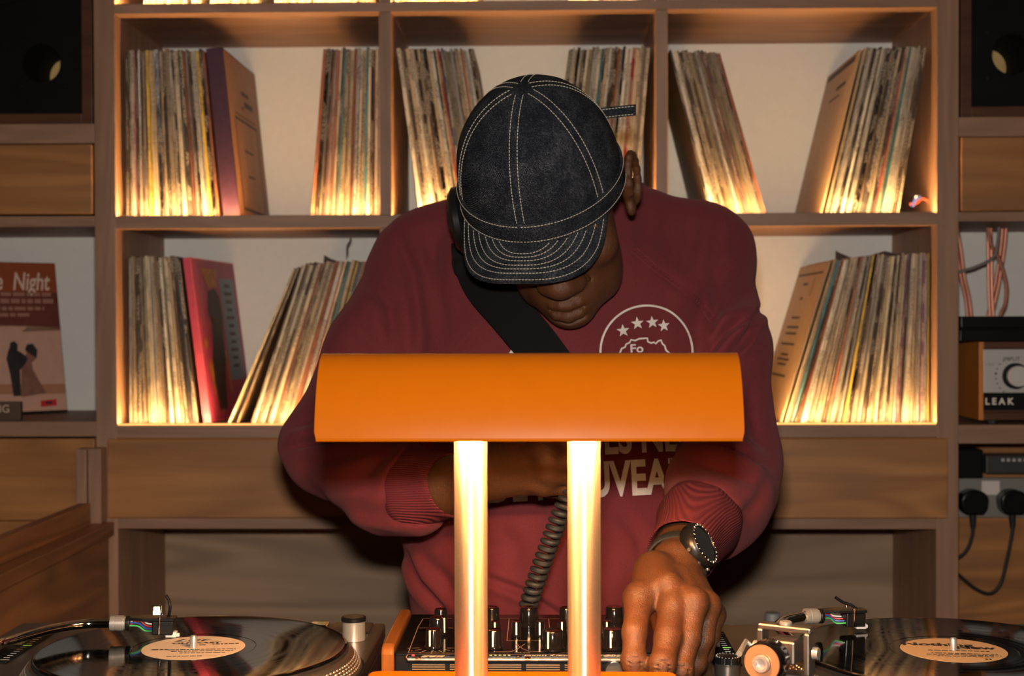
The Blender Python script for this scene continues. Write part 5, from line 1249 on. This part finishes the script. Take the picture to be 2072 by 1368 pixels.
# neck opening
s.cone(neck + np.array((.0, -.02, .03)), neck + np.array((0, -.10, .10)), .062, .09, .015, 's')
Vs, Qs = s.mesh(); Vs = relax(Vs, Qs, 2)
N = vnormals(Vs, Qs)
if np.mean(np.sum(N * (Vs - Vs.mean(0)), 1)) < 0: N = -N
folds = [
    ([(795, 460), (838, 560), (855, 720)], -.007, 12), ([(742, 560), (790, 620), (800, 715)], -.008, 14), ([(870, 470), (880, 560), (900, 660)], -.005, 12), ([(1310, 420), (1300, 480), (1290, 540)], -.003, 12), ([(700, 640), (760, 700), (850, 760)], -.004, 14), ([(905, 420), (880, 520), (935, 640)], -.0025, 12),
    ([(578, 908), (640, 893), (720, 880)], -.014, 7), ([(580, 880), (640, 872), (700, 868)], .007, 10), ([(600, 945), (680, 925), (770, 905)], -.006, 11), ([(640, 1000), (740, 960), (800, 900)], -.005, 13), ([(650, 980), (760, 1010), (860, 1000)], .004, 16),
    ([(775, 1030), (800, 960), (835, 910)], -.005, 9), ([(800, 1022), (845, 1028), (880, 1022)], -.006, 7), ([(700, 1050), (800, 1065), (880, 1060)], .004, 12),
    ([(1440, 640), (1500, 600), (1535, 560)], -.004, 13), ([(1425, 720), (1470, 668), (1522, 645)], -.013, 8), ([(1470, 725), (1505, 688), (1538, 630)], -.015, 7), ([(1470, 690), (1500, 665), (1528, 650)], .006, 9), ([(1470, 540), (1442, 640), (1428, 720)], -.009, 11), ([(1400, 430), (1395, 500), (1380, 560)], -.004, 14), ([(1455, 470), (1440, 540), (1445, 600)], -.004, 12),
    ([(1330, 545), (1400, 600), (1430, 640)], -.002, 9), ([(1395, 885), (1470, 902), (1555, 940)], -.013, 8), ([(1385, 930), (1450, 945), (1530, 985)], -.005, 10), ([(1390, 1000), (1450, 1000), (1490, 1050)], -.004, 10), ([(1395, 965), (1440, 985), (1480, 1020)], .003, 10),
    ([(1530, 760), (1515, 830), (1540, 900)], -.005, 12), ([(1555, 960), (1530, 1010), (1490, 1060)], -.004, 10),
    ([(812, 1110), (850, 1180), (905, 1245)], -.010, 8), ([(850, 1120), (900, 1170), (940, 1250)], -.004, 10), ([(975, 1168), (1060, 1200), (1145, 1252)], -.009, 7), ([(1160, 1090), (1210, 1150), (1230, 1240)], -.003, 14), ([(1250, 1040), (1290, 1080), (1300, 1130)], -.004, 12),
    ([(1000, 1060), (1040, 1100), (1050, 1170)], -.0025, 16), ([(880, 1090), (960, 1110), (1040, 1100)], -.003, 14)]
Vs = crease(Vs, N, folds)
w = np.zeros(len(Vs))
for kx, ky, kz, ph, am in ((21, 13, 9, 0.3, .0016), (-14, 22, 17, 1.7, .0013), (33, -9, 25, 2.9, .0008), (9, 31, -28, 4.1, .0008), (47, 20, -38, .9, .0004)): w += am * np.sin(Vs @ np.array((kx, ky, kz)) * 1.6 + ph)
Vs = Vs + N * w[:, None]
Vs = relax(Vs, Qs, 1, .4)
shirt = np_mesh('sweatshirt', Vs, Qs, M['fleece'], man)
BV = BVHTree.FromPolygons([tuple(v) for v in Vs], [tuple(q) for q in Qs])
def on_shirt(px, py, lift=.0015):
    d = ray(px, py).normalized(); h = BV.ray_cast(CAM, d)
    if h[0] is None: return None
    n = h[1]; n = -n if n.dot(d) > 0 else n; return h[0] + n * lift
def on_shirt_or(px, py, lift, Y): return on_shirt(px, py, lift) or P(px, py, Y)

# cuffs
def cuff(c0, c1, r0, r1, name='cuff', wav=.0, flat=None):
    c0, c1 = Vector(c0), Vector(c1); ax = (c1 - c0).normalized(); u = ax.orthogonal().normalized(); w_ = ax.cross(u); n = 72; rows = []
    mat = rib_mat('ribbed_knit', tuple(u * .8 + w_ * .6))
    for k, (tt, rr) in enumerate(((-.18, r0 * .95), (0, r0 * 1.0), (.1, r0 * 1.05), (.25, r0 * 1.06), (.45, r0 + (r1 - r0) * .4 + .0008), (.7, r0 + (r1 - r0) * .75), (.92, r1), (1.0, r1 * .99), (1.02, r1 * .965), (1.0, r1 * .93), (.8, r1 * .91))):
        row = []
        for j in range(n):
            a = 2 * pi * j / n; q = rr * (1 + wav * sin(3 * a + tt * 4) + wav * .5 * sin(7 * a + 1.3 + tt * 6)); e_ = u * cos(a) + w_ * sin(a)
            if flat: e_ = e_ - Vector(flat[0]) * e_.dot(Vector(flat[0])) * (1 - 1 / flat[1])
            row.append(c0 + (c1 - c0) * (tt + .05 * sin(2 * a + 1) * wav * 20) + e_ * q)
        rows.append(row)
    return MB().grid(rows, True).build(name, mat, man, smooth=True, ang=60)
cuff(V3(832, 992, 1.668), V3(917, 981, 1.605), .0455, .0372, wav=.02)
cuff(V3(1420, 1046, 1.575), V3(1380, 1118, 1.450), .0440, .0360, wav=.02)

# collar
cpts = []
for k in range(40):
    a = 2 * pi * k / 40; cpts.append(Vector(neck) + Vector((.078 * cos(a), -.012 + .072 * sin(a), .052 + .020 * sin(a) + .004 * cos(2 * a))))
mb = MB(); rows = []
for off_, rr in ((-.016, 1.10), (-.008, 1.08), (.006, 1.0), (.010, .97), (.006, .94), (-.012, .97)):
    rows.append([Vector(neck) + (p - Vector(neck)) * rr + Vector((0, 0, off_)) for p in cpts])
mb.grid(rows, True).build('collar', rib_mat('ribbed_collar', (1, 0, 0)), man, smooth=True, ang=70)

# raglan seams
M['seam'] = plain('maroon_seam_thread', (0.135, 0.022, 0.027), .85, spec=.2)
for pp in ([(1282, 505), (1330, 545), (1385, 585), (1425, 625), (1442, 648)], [(992, 640), (962, 665), (935, 690), (915, 716), (900, 740)]):
    q = [on_shirt_or(a.x, a.y, .0008, 1.8) for a in curve_pts([(x, y, 0) for x, y in pp], 16)]; mb = MB()
    for i, (a, b) in enumerate(zip(q, q[1:])):
        if i % 2 == 0: mb.tube([a, b], .0011, 6)
    for dx in (-5, 5):
        q2 = [on_shirt_or(a.x + dx, a.y + dx * -.7, .0002, 1.8) for a in curve_pts([(x, y, 0) for x, y in pp], 10)]; mb.tube(q2, .0008, 6)
    mb.build('raglan_seam', M['seam'], shirt, smooth=True)

# print on the chest
M['shirt_print'] = plain('white_shirt_print', (0.60, 0.52, 0.48), .7, var=.1)
def shirt_print(name, tri_list):
    mb = MB()
    for v, f in tri_list:
        q = [on_shirt(a, b, .0013) for a, b in v]
        ok = [p is not None and p.y > 1.695 for p in q]; q = [p or Vector() for p in q]
        f = [g for g in f if all(ok[i] for i in g)]; use = sorted({i for g in f for i in g}); re_ = {i: k for k, i in enumerate(use)}
        mb.add([q[i] for i in use], [tuple(re_[i] for i in g) for g in f])
    return mb.build(name, M['shirt_print'], shirt, smooth=True)
def stroke(pp, w, closed=False):
    v, f = [], []; n = len(pp)
    for i in range(n):
        a = pp[i - 1] if (i or closed) else pp[0]; b = pp[(i + 1) % n] if (i < n - 1 or closed) else pp[-1]
        d = Vector((b[0] - a[0], b[1] - a[1])).normalized(); m = Vector((-d.y, d.x)) * w / 2; v += [(pp[i][0] - m.x, pp[i][1] - m.y), (pp[i][0] + m.x, pp[i][1] + m.y)]
    for i in range(n if closed else n - 1): j = (i + 1) % n; f.append((2 * i, 2 * j, 2 * j + 1, 2 * i + 1))
    return v, f
def dense(pp, closed=False):
    out = []; n = len(pp)
    for i in range(n if closed else n - 1):
        a, b = pp[i], pp[(i + 1) % n]; k = max(1, int(math.hypot(b[0] - a[0], b[1] - a[1]) / 5))
        out += [(a[0] + (b[0] - a[0]) * j / k, a[1] + (b[1] - a[1]) * j / k) for j in range(k)]
    return out if closed else out + [pp[-1]]
def px_text(s_, px, py, hpx, wscale, rot=0.0, bold=.0, step=None, align='LEFT'):
    v, f = text_tris(s_, 1.0, align, bold=bold, sub=.12); ca, sa = cos(rad(rot)), sin(rad(rot)); k = hpx / (.69 + bold)
    x0 = min(x for x, y in v); kx = wscale / (max(x for x, y in v) - x0)
    return [(px + (x - x0) * kx * ca - y * k * sa, py - (x - x0) * kx * sa - y * k * ca) for x, y in v], f
circ = [(1308.5 + 94 * cos(2 * pi * k / 90), 713 + 94 * sin(2 * pi * k / 90)) for k in range(90)]
shirt_print('printed_ring', [stroke(circ, 4.0, True)])
for cx, cy, r0 in ((1260, 670, 13.5), (1289, 655, 13.5), (1319, 653, 13), (1343, 660, 13)):
    st_ = []
    for k in range(10): a = -pi / 2 + pi * k / 5 + rad(-6); rr = r0 if k % 2 == 0 else r0 * .42; st_.append((cx + rr * cos(a), cy + rr * sin(a)))
    shirt_print('printed_star', [([(cx, cy)] + st_, [(0, i + 1, (i + 1) % 10 + 1) for i in range(10)])])
land = [(1253, 716), (1257, 706), (1264, 703), (1266, 697), (1273, 694), (1276, 688), (1284, 690), (1293, 686), (1309, 685), (1310, 692), (1317, 695), (1322, 693), (1326, 696), (1331, 691), (1337, 689), (1340, 696), (1345, 700), (1348, 709), (1356, 716), (1348, 726), (1340, 734), (1334, 752), (1320, 770), (1306, 778), (1298, 764), (1297, 748), (1290, 738), (1272, 736), (1260, 730)]
shirt_print('printed_outline', [stroke(dense(land, True), 3.4, True)])
for a_ in (('Fo', 1275, 707, 17, 26, 2, .02), ('DES NEG', 1177, 891, 68, 237, 3, .03), ('DE NOUVEAU', 988, 986, 70, 407, 3, .03)): shirt_print('printed_letters', [px_text(*a_)])
shirt_print('printed_corner', [([(1030, 716), (1036, 706), (1042, 718)], [(0, 1, 2)])])

# broad black strap across the chest
ctr = [(958, 486, 1.80), (963, 528, 1.78), (985, 580, 1.77), (1035, 638, 1.765), (1095, 712, 1.76), (1140, 780, 1.755), (1170, 850, 1.70), (1182, 900, 1.60)]
L_ = curve_pts([(a, b, 0) for a, b, _ in ctr], 8); rows = [[], [], [], [], [], []]; n = len(L_)
for i, p in enumerate(L_):
    d = (L_[min(i + 1, n - 1)] - L_[max(i - 1, 0)]).normalized(); m = Vector((-d.y, d.x, 0)); hw = 46 if p.y < 760 else max(16, 46 - (p.y - 760) * .3)
    yd = np.interp(p.y, [c[1] for c in ctr], [c[2] for c in ctr])
    for j, (off_, lf) in enumerate(((-1, .001), (-.97, .0045), (-.33, .005), (.33, .005), (.97, .0045), (1, .001))):
        a, b = p.x + m.x * hw * off_, p.y + m.y * hw * off_; h = on_shirt(a, b, lf)
        q = P(a, b, yd - lf)
        if h is None or abs(h.y - yd) > .05 or p.y > 800: h = q if h is None or p.y > 800 else P(a, b, min(h.y, yd + .03))
        rows[j].append(h)
rows = [[sum((r[max(0, min(n - 1, i + k))] for k in (-2, -1, 0, 1, 2)), Vector()) / 5 for i in range(n)] for r in rows]
MB().grid(rows).build('shoulder_strap', M['strap'], man, smooth=True, ang=50, solid=.002)

# trousers, shoes
s = SDF((-.26, 1.70, .04), (.26, 2.1, 1.0), .008)
for q in (-1, 1): s.cone((.085 * q, 1.90, .90), (.10 * q, 1.885, .50), .095, .068, .03); s.cone((.10 * q, 1.885, .50), (.11 * q, 1.90, .07), .066, .05, .02)
s.ell((0, 1.905, .92), (.165, .12, .085), None, .03)
Vt, Qt = s.mesh(); np_mesh('trousers', relax(Vt, Qt, 2), Qt, M['jeans'], man)
for q in (-1, 1):
    s = SDF((.11 * q - .07, 1.70, -.01), (.11 * q + .07, 2.02, .14), .005); s.ell((.11 * q, 1.85, .035), (.045, .135, .035), None, .02); s.ell((.11 * q, 1.91, .065), (.042, .06, .055), None, .03); s.d[:, :, :3] = np.maximum(s.d[:, :, :3], .01)
    Vt, Qt = s.mesh(); Vt[:, 2] = np.maximum(Vt[:, 2], .0); np_mesh('shoe', relax(Vt, Qt, 1), Qt, M['black'], man)

# ------------------------------------------------------------------ cap
CC = P(1097, 374, 1.705)
cap_pitch, cap_roll, cap_yaw = rad(40), rad(12.5), rad(-20)
CRm = Matrix.Rotation(-cap_roll, 3, 'Y') @ Matrix.Rotation(cap_pitch, 3, 'X') @ Matrix.Rotation(cap_yaw, 3, 'Z')
def C_(x, f, u): return CC + CRm @ Vector((x, -f, u))
RX, RY, HH = .0985, .105, .137
def dome(a, h, off=0.0):
    """a = azimuth from the front, h = 0 (band) .. 1 (button)"""
    k = (max(0.0, 1 - h ** 2.35)) ** (1 / 2.05)
    bul = 1 + .022 * (1 - abs(2 * ((a / (pi / 3)) % 1) - 1)) ** .7 * sin(pi * min(1, h * 1.05)) - .010
    bul += .006 * sin(9 * a + 2) * exp(-((h - .55) / .25) ** 2) + .004 * sin(17 * a) * exp(-((h - .8) / .15) ** 2) + .004 * sin(23 * a + 1) * exp(-(h / .2) ** 2)
    r = k * bul + .0
    return C_((RX + off) * r * sin(a), (RY + off) * r * cos(a), HH * h + off * h)
crown_rows = []
for i in range(41):
    h = .13 + .87 * (1 - (1 - i / 40) ** 1.8); crown_rows.append([dome(2 * pi * k / 144, min(h, 1.0)) for k in range(144)])
capo = MB().grid(crown_rows, True).build('cap', M['denim'], man, smooth=True, ang=80)
def band_pt(a, u, off): 
    k = 1 + off; return C_(RX * sin(a) * k, RY * cos(a) * k, u)
BH = HH * .155
rows = [[band_pt(2 * pi * k / 144, u, o_) for k in range(144)] for u, o_ in ((BH + .0005, -.03), (BH + .001, .012), (BH - .001, .018), (BH * .5, .022), (.001 - .004, .020), (-.006, .015), (-.0055, -.005), (BH, -.03))]
MB().grid(rows, True).build('band', M['denim'], capo, smooth=True, ang=60)
# brim
F0, FB, XB = .040, .112, .0885
def droop(x, f):
    fa = RY * sqrt(max(0, 1 - min(1, (x / RX) ** 2))); d = max(0, f - fa)
    return -.004 - .36 * d - 1.6 * d * d - 1.5 * x * x * min(1, d / .03)
def brim_edge(u, m=1.0):
    a = u * pi / 2; sx_ = (1 if a > 0 else -1) * abs(sin(a)) ** .82; cx_ = abs(cos(a)) ** .78; return XB * m * sx_, F0 + FB * m * cx_
def brim_pt(u, v, lift=0.0):
    xb_, fb_ = brim_edge(u); aa = u * rad(67); xa, fa = RX * .99 * sin(aa), RY * .99 * cos(aa)
    x, f = xa + (xb_ - xa) * v, fa + (fb_ - fa) * v; return C_(x, f, droop(x, f) + lift)
U = [-1 + 2 * k / 56 for k in range(57)]; Vv = [k / 12 for k in range(13)]
top = [[brim_pt(u, v, 0) for u in U] for v in Vv]; bot = [[brim_pt(u, v, -.0032) for u in U] for v in reversed(Vv)]
MB().grid(top + bot).build('brim', M['denim'], capo, smooth=True, ang=50)
# stitching: short threads
def stitches(name, pts, r=.00046, on=.0028, offg=.0011, parent=None):
    pts = [Vector(p) for p in pts]; acc = [0]
    for a, b in zip(pts, pts[1:]): acc.append(acc[-1] + (b - a).length)
    def at(s_):
        for i in range(len(acc) - 1):
            if acc[i + 1] >= s_: t_ = (s_ - acc[i]) / max(1e-9, acc[i + 1] - acc[i]); return pts[i].lerp(pts[i + 1], t_)
        return pts[-1]
    mb = MB(); s_ = .0005
    while s_ + on < acc[-1]: a, m, b = at(s_), at(s_ + on / 2), at(s_ + on); mb.tube([a, m, b], [r * .7, r, r * .7], 5); s_ += on + offg
    return mb.build(name, M['thread'], parent or capo, smooth=True)
for k in range(6):
    a0 = k * pi / 3
    for sgn in (-1, 1):
        pts = []
        for i in range(50):
            h = .15 + .845 * (1 - (1 - i / 49) ** 1.7); kk = (max(0.0, 1 - h ** 2.35)) ** (1 / 2.05)
            pts.append(dome(a0 + sgn * min(.5, .0046 / (RX * max(kk, .02))), min(h, .999), .0004) if kk > .045 else dome(a0 + sgn * .1, h, .0004))
        stitches('seam_stitching', pts)
stitches('band_stitching', [band_pt(2 * pi * k / 120, BH - .0022, .0235) for k in range(121)]); stitches('band_stitching', [band_pt(2 * pi * k / 120, -.0022, .0255) for k in range(121)])
for mx_, mf_ in ((.48, .715), (.56, .752), (.645, .79), (.73, .836), (.81, .874), (.89, .918), (.965, .983)):
    pts = []
    for u in [-1 + 2 * k / 70 for k in range(71)]:
        x, f = brim_edge(u); x *= mx_; f2 = F0 + (f - F0) * mf_; fa = RY * sqrt(max(0, 1 - min(1, (x / RX) ** 2)))
        if f2 > fa + .001: pts.append(C_(x, f2, droop(x, f2) + .0005))
    if len(pts) > 3: stitches('brim_stitching', pts)
# loose end of the strap at the back of the cap, seen at the right
q0, q1 = P(1205, 231, 1.735), P(1287, 222, 1.735)
ax = (q1 - q0).normalized(); upv = Vector((0, -.25, 1)).normalized()
MB().obox((q0 + q1) / 2, ax, upv.cross(ax), upv, (q1 - q0).length / 2, .0014, .0068).build('back_strap', M['denim'], capo, bevel=.0005)
nf = -(upv.cross(ax)).normalized(); nf = nf if nf.y < 0 else -nf
for dz in (-.0048, .0048): stitches('strap_stitching', [q0 + nf * .0018 + upv * dz, q1 + nf * .0018 + upv * dz])

# ------------------------------------------------------------------ wristwatch
wat = MB(); wc = V3(1371, 1137, 1.428); axw = Vector(W1 - W0).normalized()
u_ = Vector((1, 0, 0)); u_ = (u_ - axw * u_.dot(axw)).normalized(); v_ = axw.cross(u_)
rows = []
for tt, rr in ((-.012, .98), (-.0125, 1.05), (-.010, 1.09), (0, 1.095), (.010, 1.09), (.0125, 1.05), (.012, .98)):
    rows.append([Vector(wc) + axw * tt + (u_ * (.0295 * cos(2 * pi * k / 60)) + v_ * (.0275 * sin(2 * pi * k / 60))) * rr for k in range(60)])
wa = MB().grid(rows, True).build('wristwatch', M['rubber'], man, smooth=True, ang=40)
nw = Vector((.79, -.40, .46)).normalized(); c0 = P(1417, 1104, 1.405)
def dial(prof, name, mat, n=60): return MB().lathe(c0, prof, n, nw).build(name, mat, wa, smooth=True, ang=30)
dial([(0, -.010), (.0215, -.010), (.0235, -.006), (.0240, .0), (.0232, .003), (.0222, .0045)], 'watch_case', M['black'])
dial([(.0222, .0045), (.0215, .0058), (.0185, .0062), (.0182, .0050)], 'bezel', M['black'])
dial([(.0182, .0052), (0, .0054)], 'watch_glass', M['black_gloss'])
eu = nw.orthogonal().normalized(); ev = nw.cross(eu); mb = MB()
for k in range(24): a = 2 * pi * k / 24; p = c0 + nw * .0062 + (eu * cos(a) + ev * sin(a)) * .0200; mb.obox(p, eu * cos(a) + ev * sin(a), -eu * sin(a) + ev * cos(a), nw, .0004 if k % 2 else .0010, .0003, .0003)
mb.build('bezel_marks', M['white_print'], wa)
mb = MB()
for a in (2.2, 2.9, 3.6):
    d = eu * cos(a) + ev * sin(a); mb.lathe(c0 + d * .0232 - nw * .002, [(0, 0), (.0024, 0), (.0024, .002), (.0018, .003), (0, .003)], 16, d)
mb.build('watch_buttons', M['graphite'], wa, smooth=True)

# ------------------------------------------------------------------ headphones with coiled cord
hp0 = P(930, 445, 1.715)
hpn = thing('headphones', 'black headphones on the man with coiled cord down to the mixer', 'headphones', hp0)
nx = Vector(HRn[:, 0]); fw_ = -Vector(HRn[:, 1]); uw = Vector(HRn[:, 2])
cN = (-nx + fw_ * .10).normalized(); cc = Vector(H(-.088, -.006, .004)); 
MB().lathe(cc + cN * .012, [(.020, 0), (.042, .001), (.0450, .006), (.0450, .014), (.042, .019), (.022, .020)], 48, cN).build('ear_cushion', M['black_gloss'], hpn, smooth=True, ang=50)
cu_ = MB().lathe(cc + cN * .031, [(.039, 0), (.0420, .003), (.0415, .010), (.035, .0155), (.022, .0175), (0, .018)], 48, cN).build('ear_cup', M['black'], hpn, smooth=True, ang=40)
MB().lathe(cc + cN * .049, [(.018, 0), (.0165, .0012), (.006, .0012), (0, .0008)], 36, cN).build('cup_disc', M['black_gloss'], cu_, smooth=True)
arc = []
for k in range(25):
    a = pi * .50 * k / 24; arc.append(Vector(H(-.122 * cos(a), -.03 - .088 * sin(a), -.004 - .075 * (k / 24) ** 1.5)))
rows = [[p + uw * du + (p - Vector(H(0, -.03, 0))).normalized() * dn for p in arc] for du, dn in ((-.009, 0), (.009, 0), (.009, .004), (-.009, .004), (-.009, 0))]
MB().grid(rows).build('headband', M['black'], hpn, smooth=True, ang=40)
MB().lathe(Vector(H(.020, -.095, -.100)) , [(0, 0), (.030, .001), (.034, .008), (.032, .020), (.02, .026), (0, .027)], 40, nx).build('ear_cup', M['black'], hpn, smooth=True)
cpx = curve_pts([(P(1178, 925, 1.535)), (P(1160, 985, 1.535)), (P(1135, 1040, 1.535)), (P(1108, 1110, 1.538)), (P(1083, 1180, 1.542)), (P(1066, 1236, 1.548))], 60)
acc = [0]
for a, b in zip(cpx, cpx[1:]): acc.append(acc[-1] + (b - a).length)
Ltot = acc[-1]; pitch = .0083; nt = int(Ltot / pitch * 16); hel = []; j = 0
uu = (cpx[1] - cpx[0]).orthogonal().normalized()
for i in range(nt + 1):
    s_ = Ltot * i / nt
    while j < len(acc) - 2 and acc[j + 1] < s_: j += 1
    p = cpx[j].lerp(cpx[j + 1], (s_ - acc[j]) / max(1e-9, acc[j + 1] - acc[j])); T_ = (cpx[j + 1] - cpx[j]).normalized(); uu = (uu - T_ * uu.dot(T_)).normalized(); ww = T_.cross(uu); a = 2 * pi * s_ / pitch
    hel.append(p + (uu * cos(a) + ww * sin(a)) * .0080)
tail = curve_pts([hel[-1], P(1064, 1246, 1.552), P(1062, 1262, 1.556), Vector((P(1062, 1262, 1.556).x, 1.556, 1.0))], 8)
MB().tube(hel + tail[1:], .0031, 9).build('coiled_cord', M['rubber'], hpn, smooth=True)
MB().cyl(Vector((tail[-1].x, 1.556, .985)), Vector((tail[-1].x, 1.556, 1.012)), .0052, n=16).build('plug_sleeve', M['black'], hpn, smooth=True)
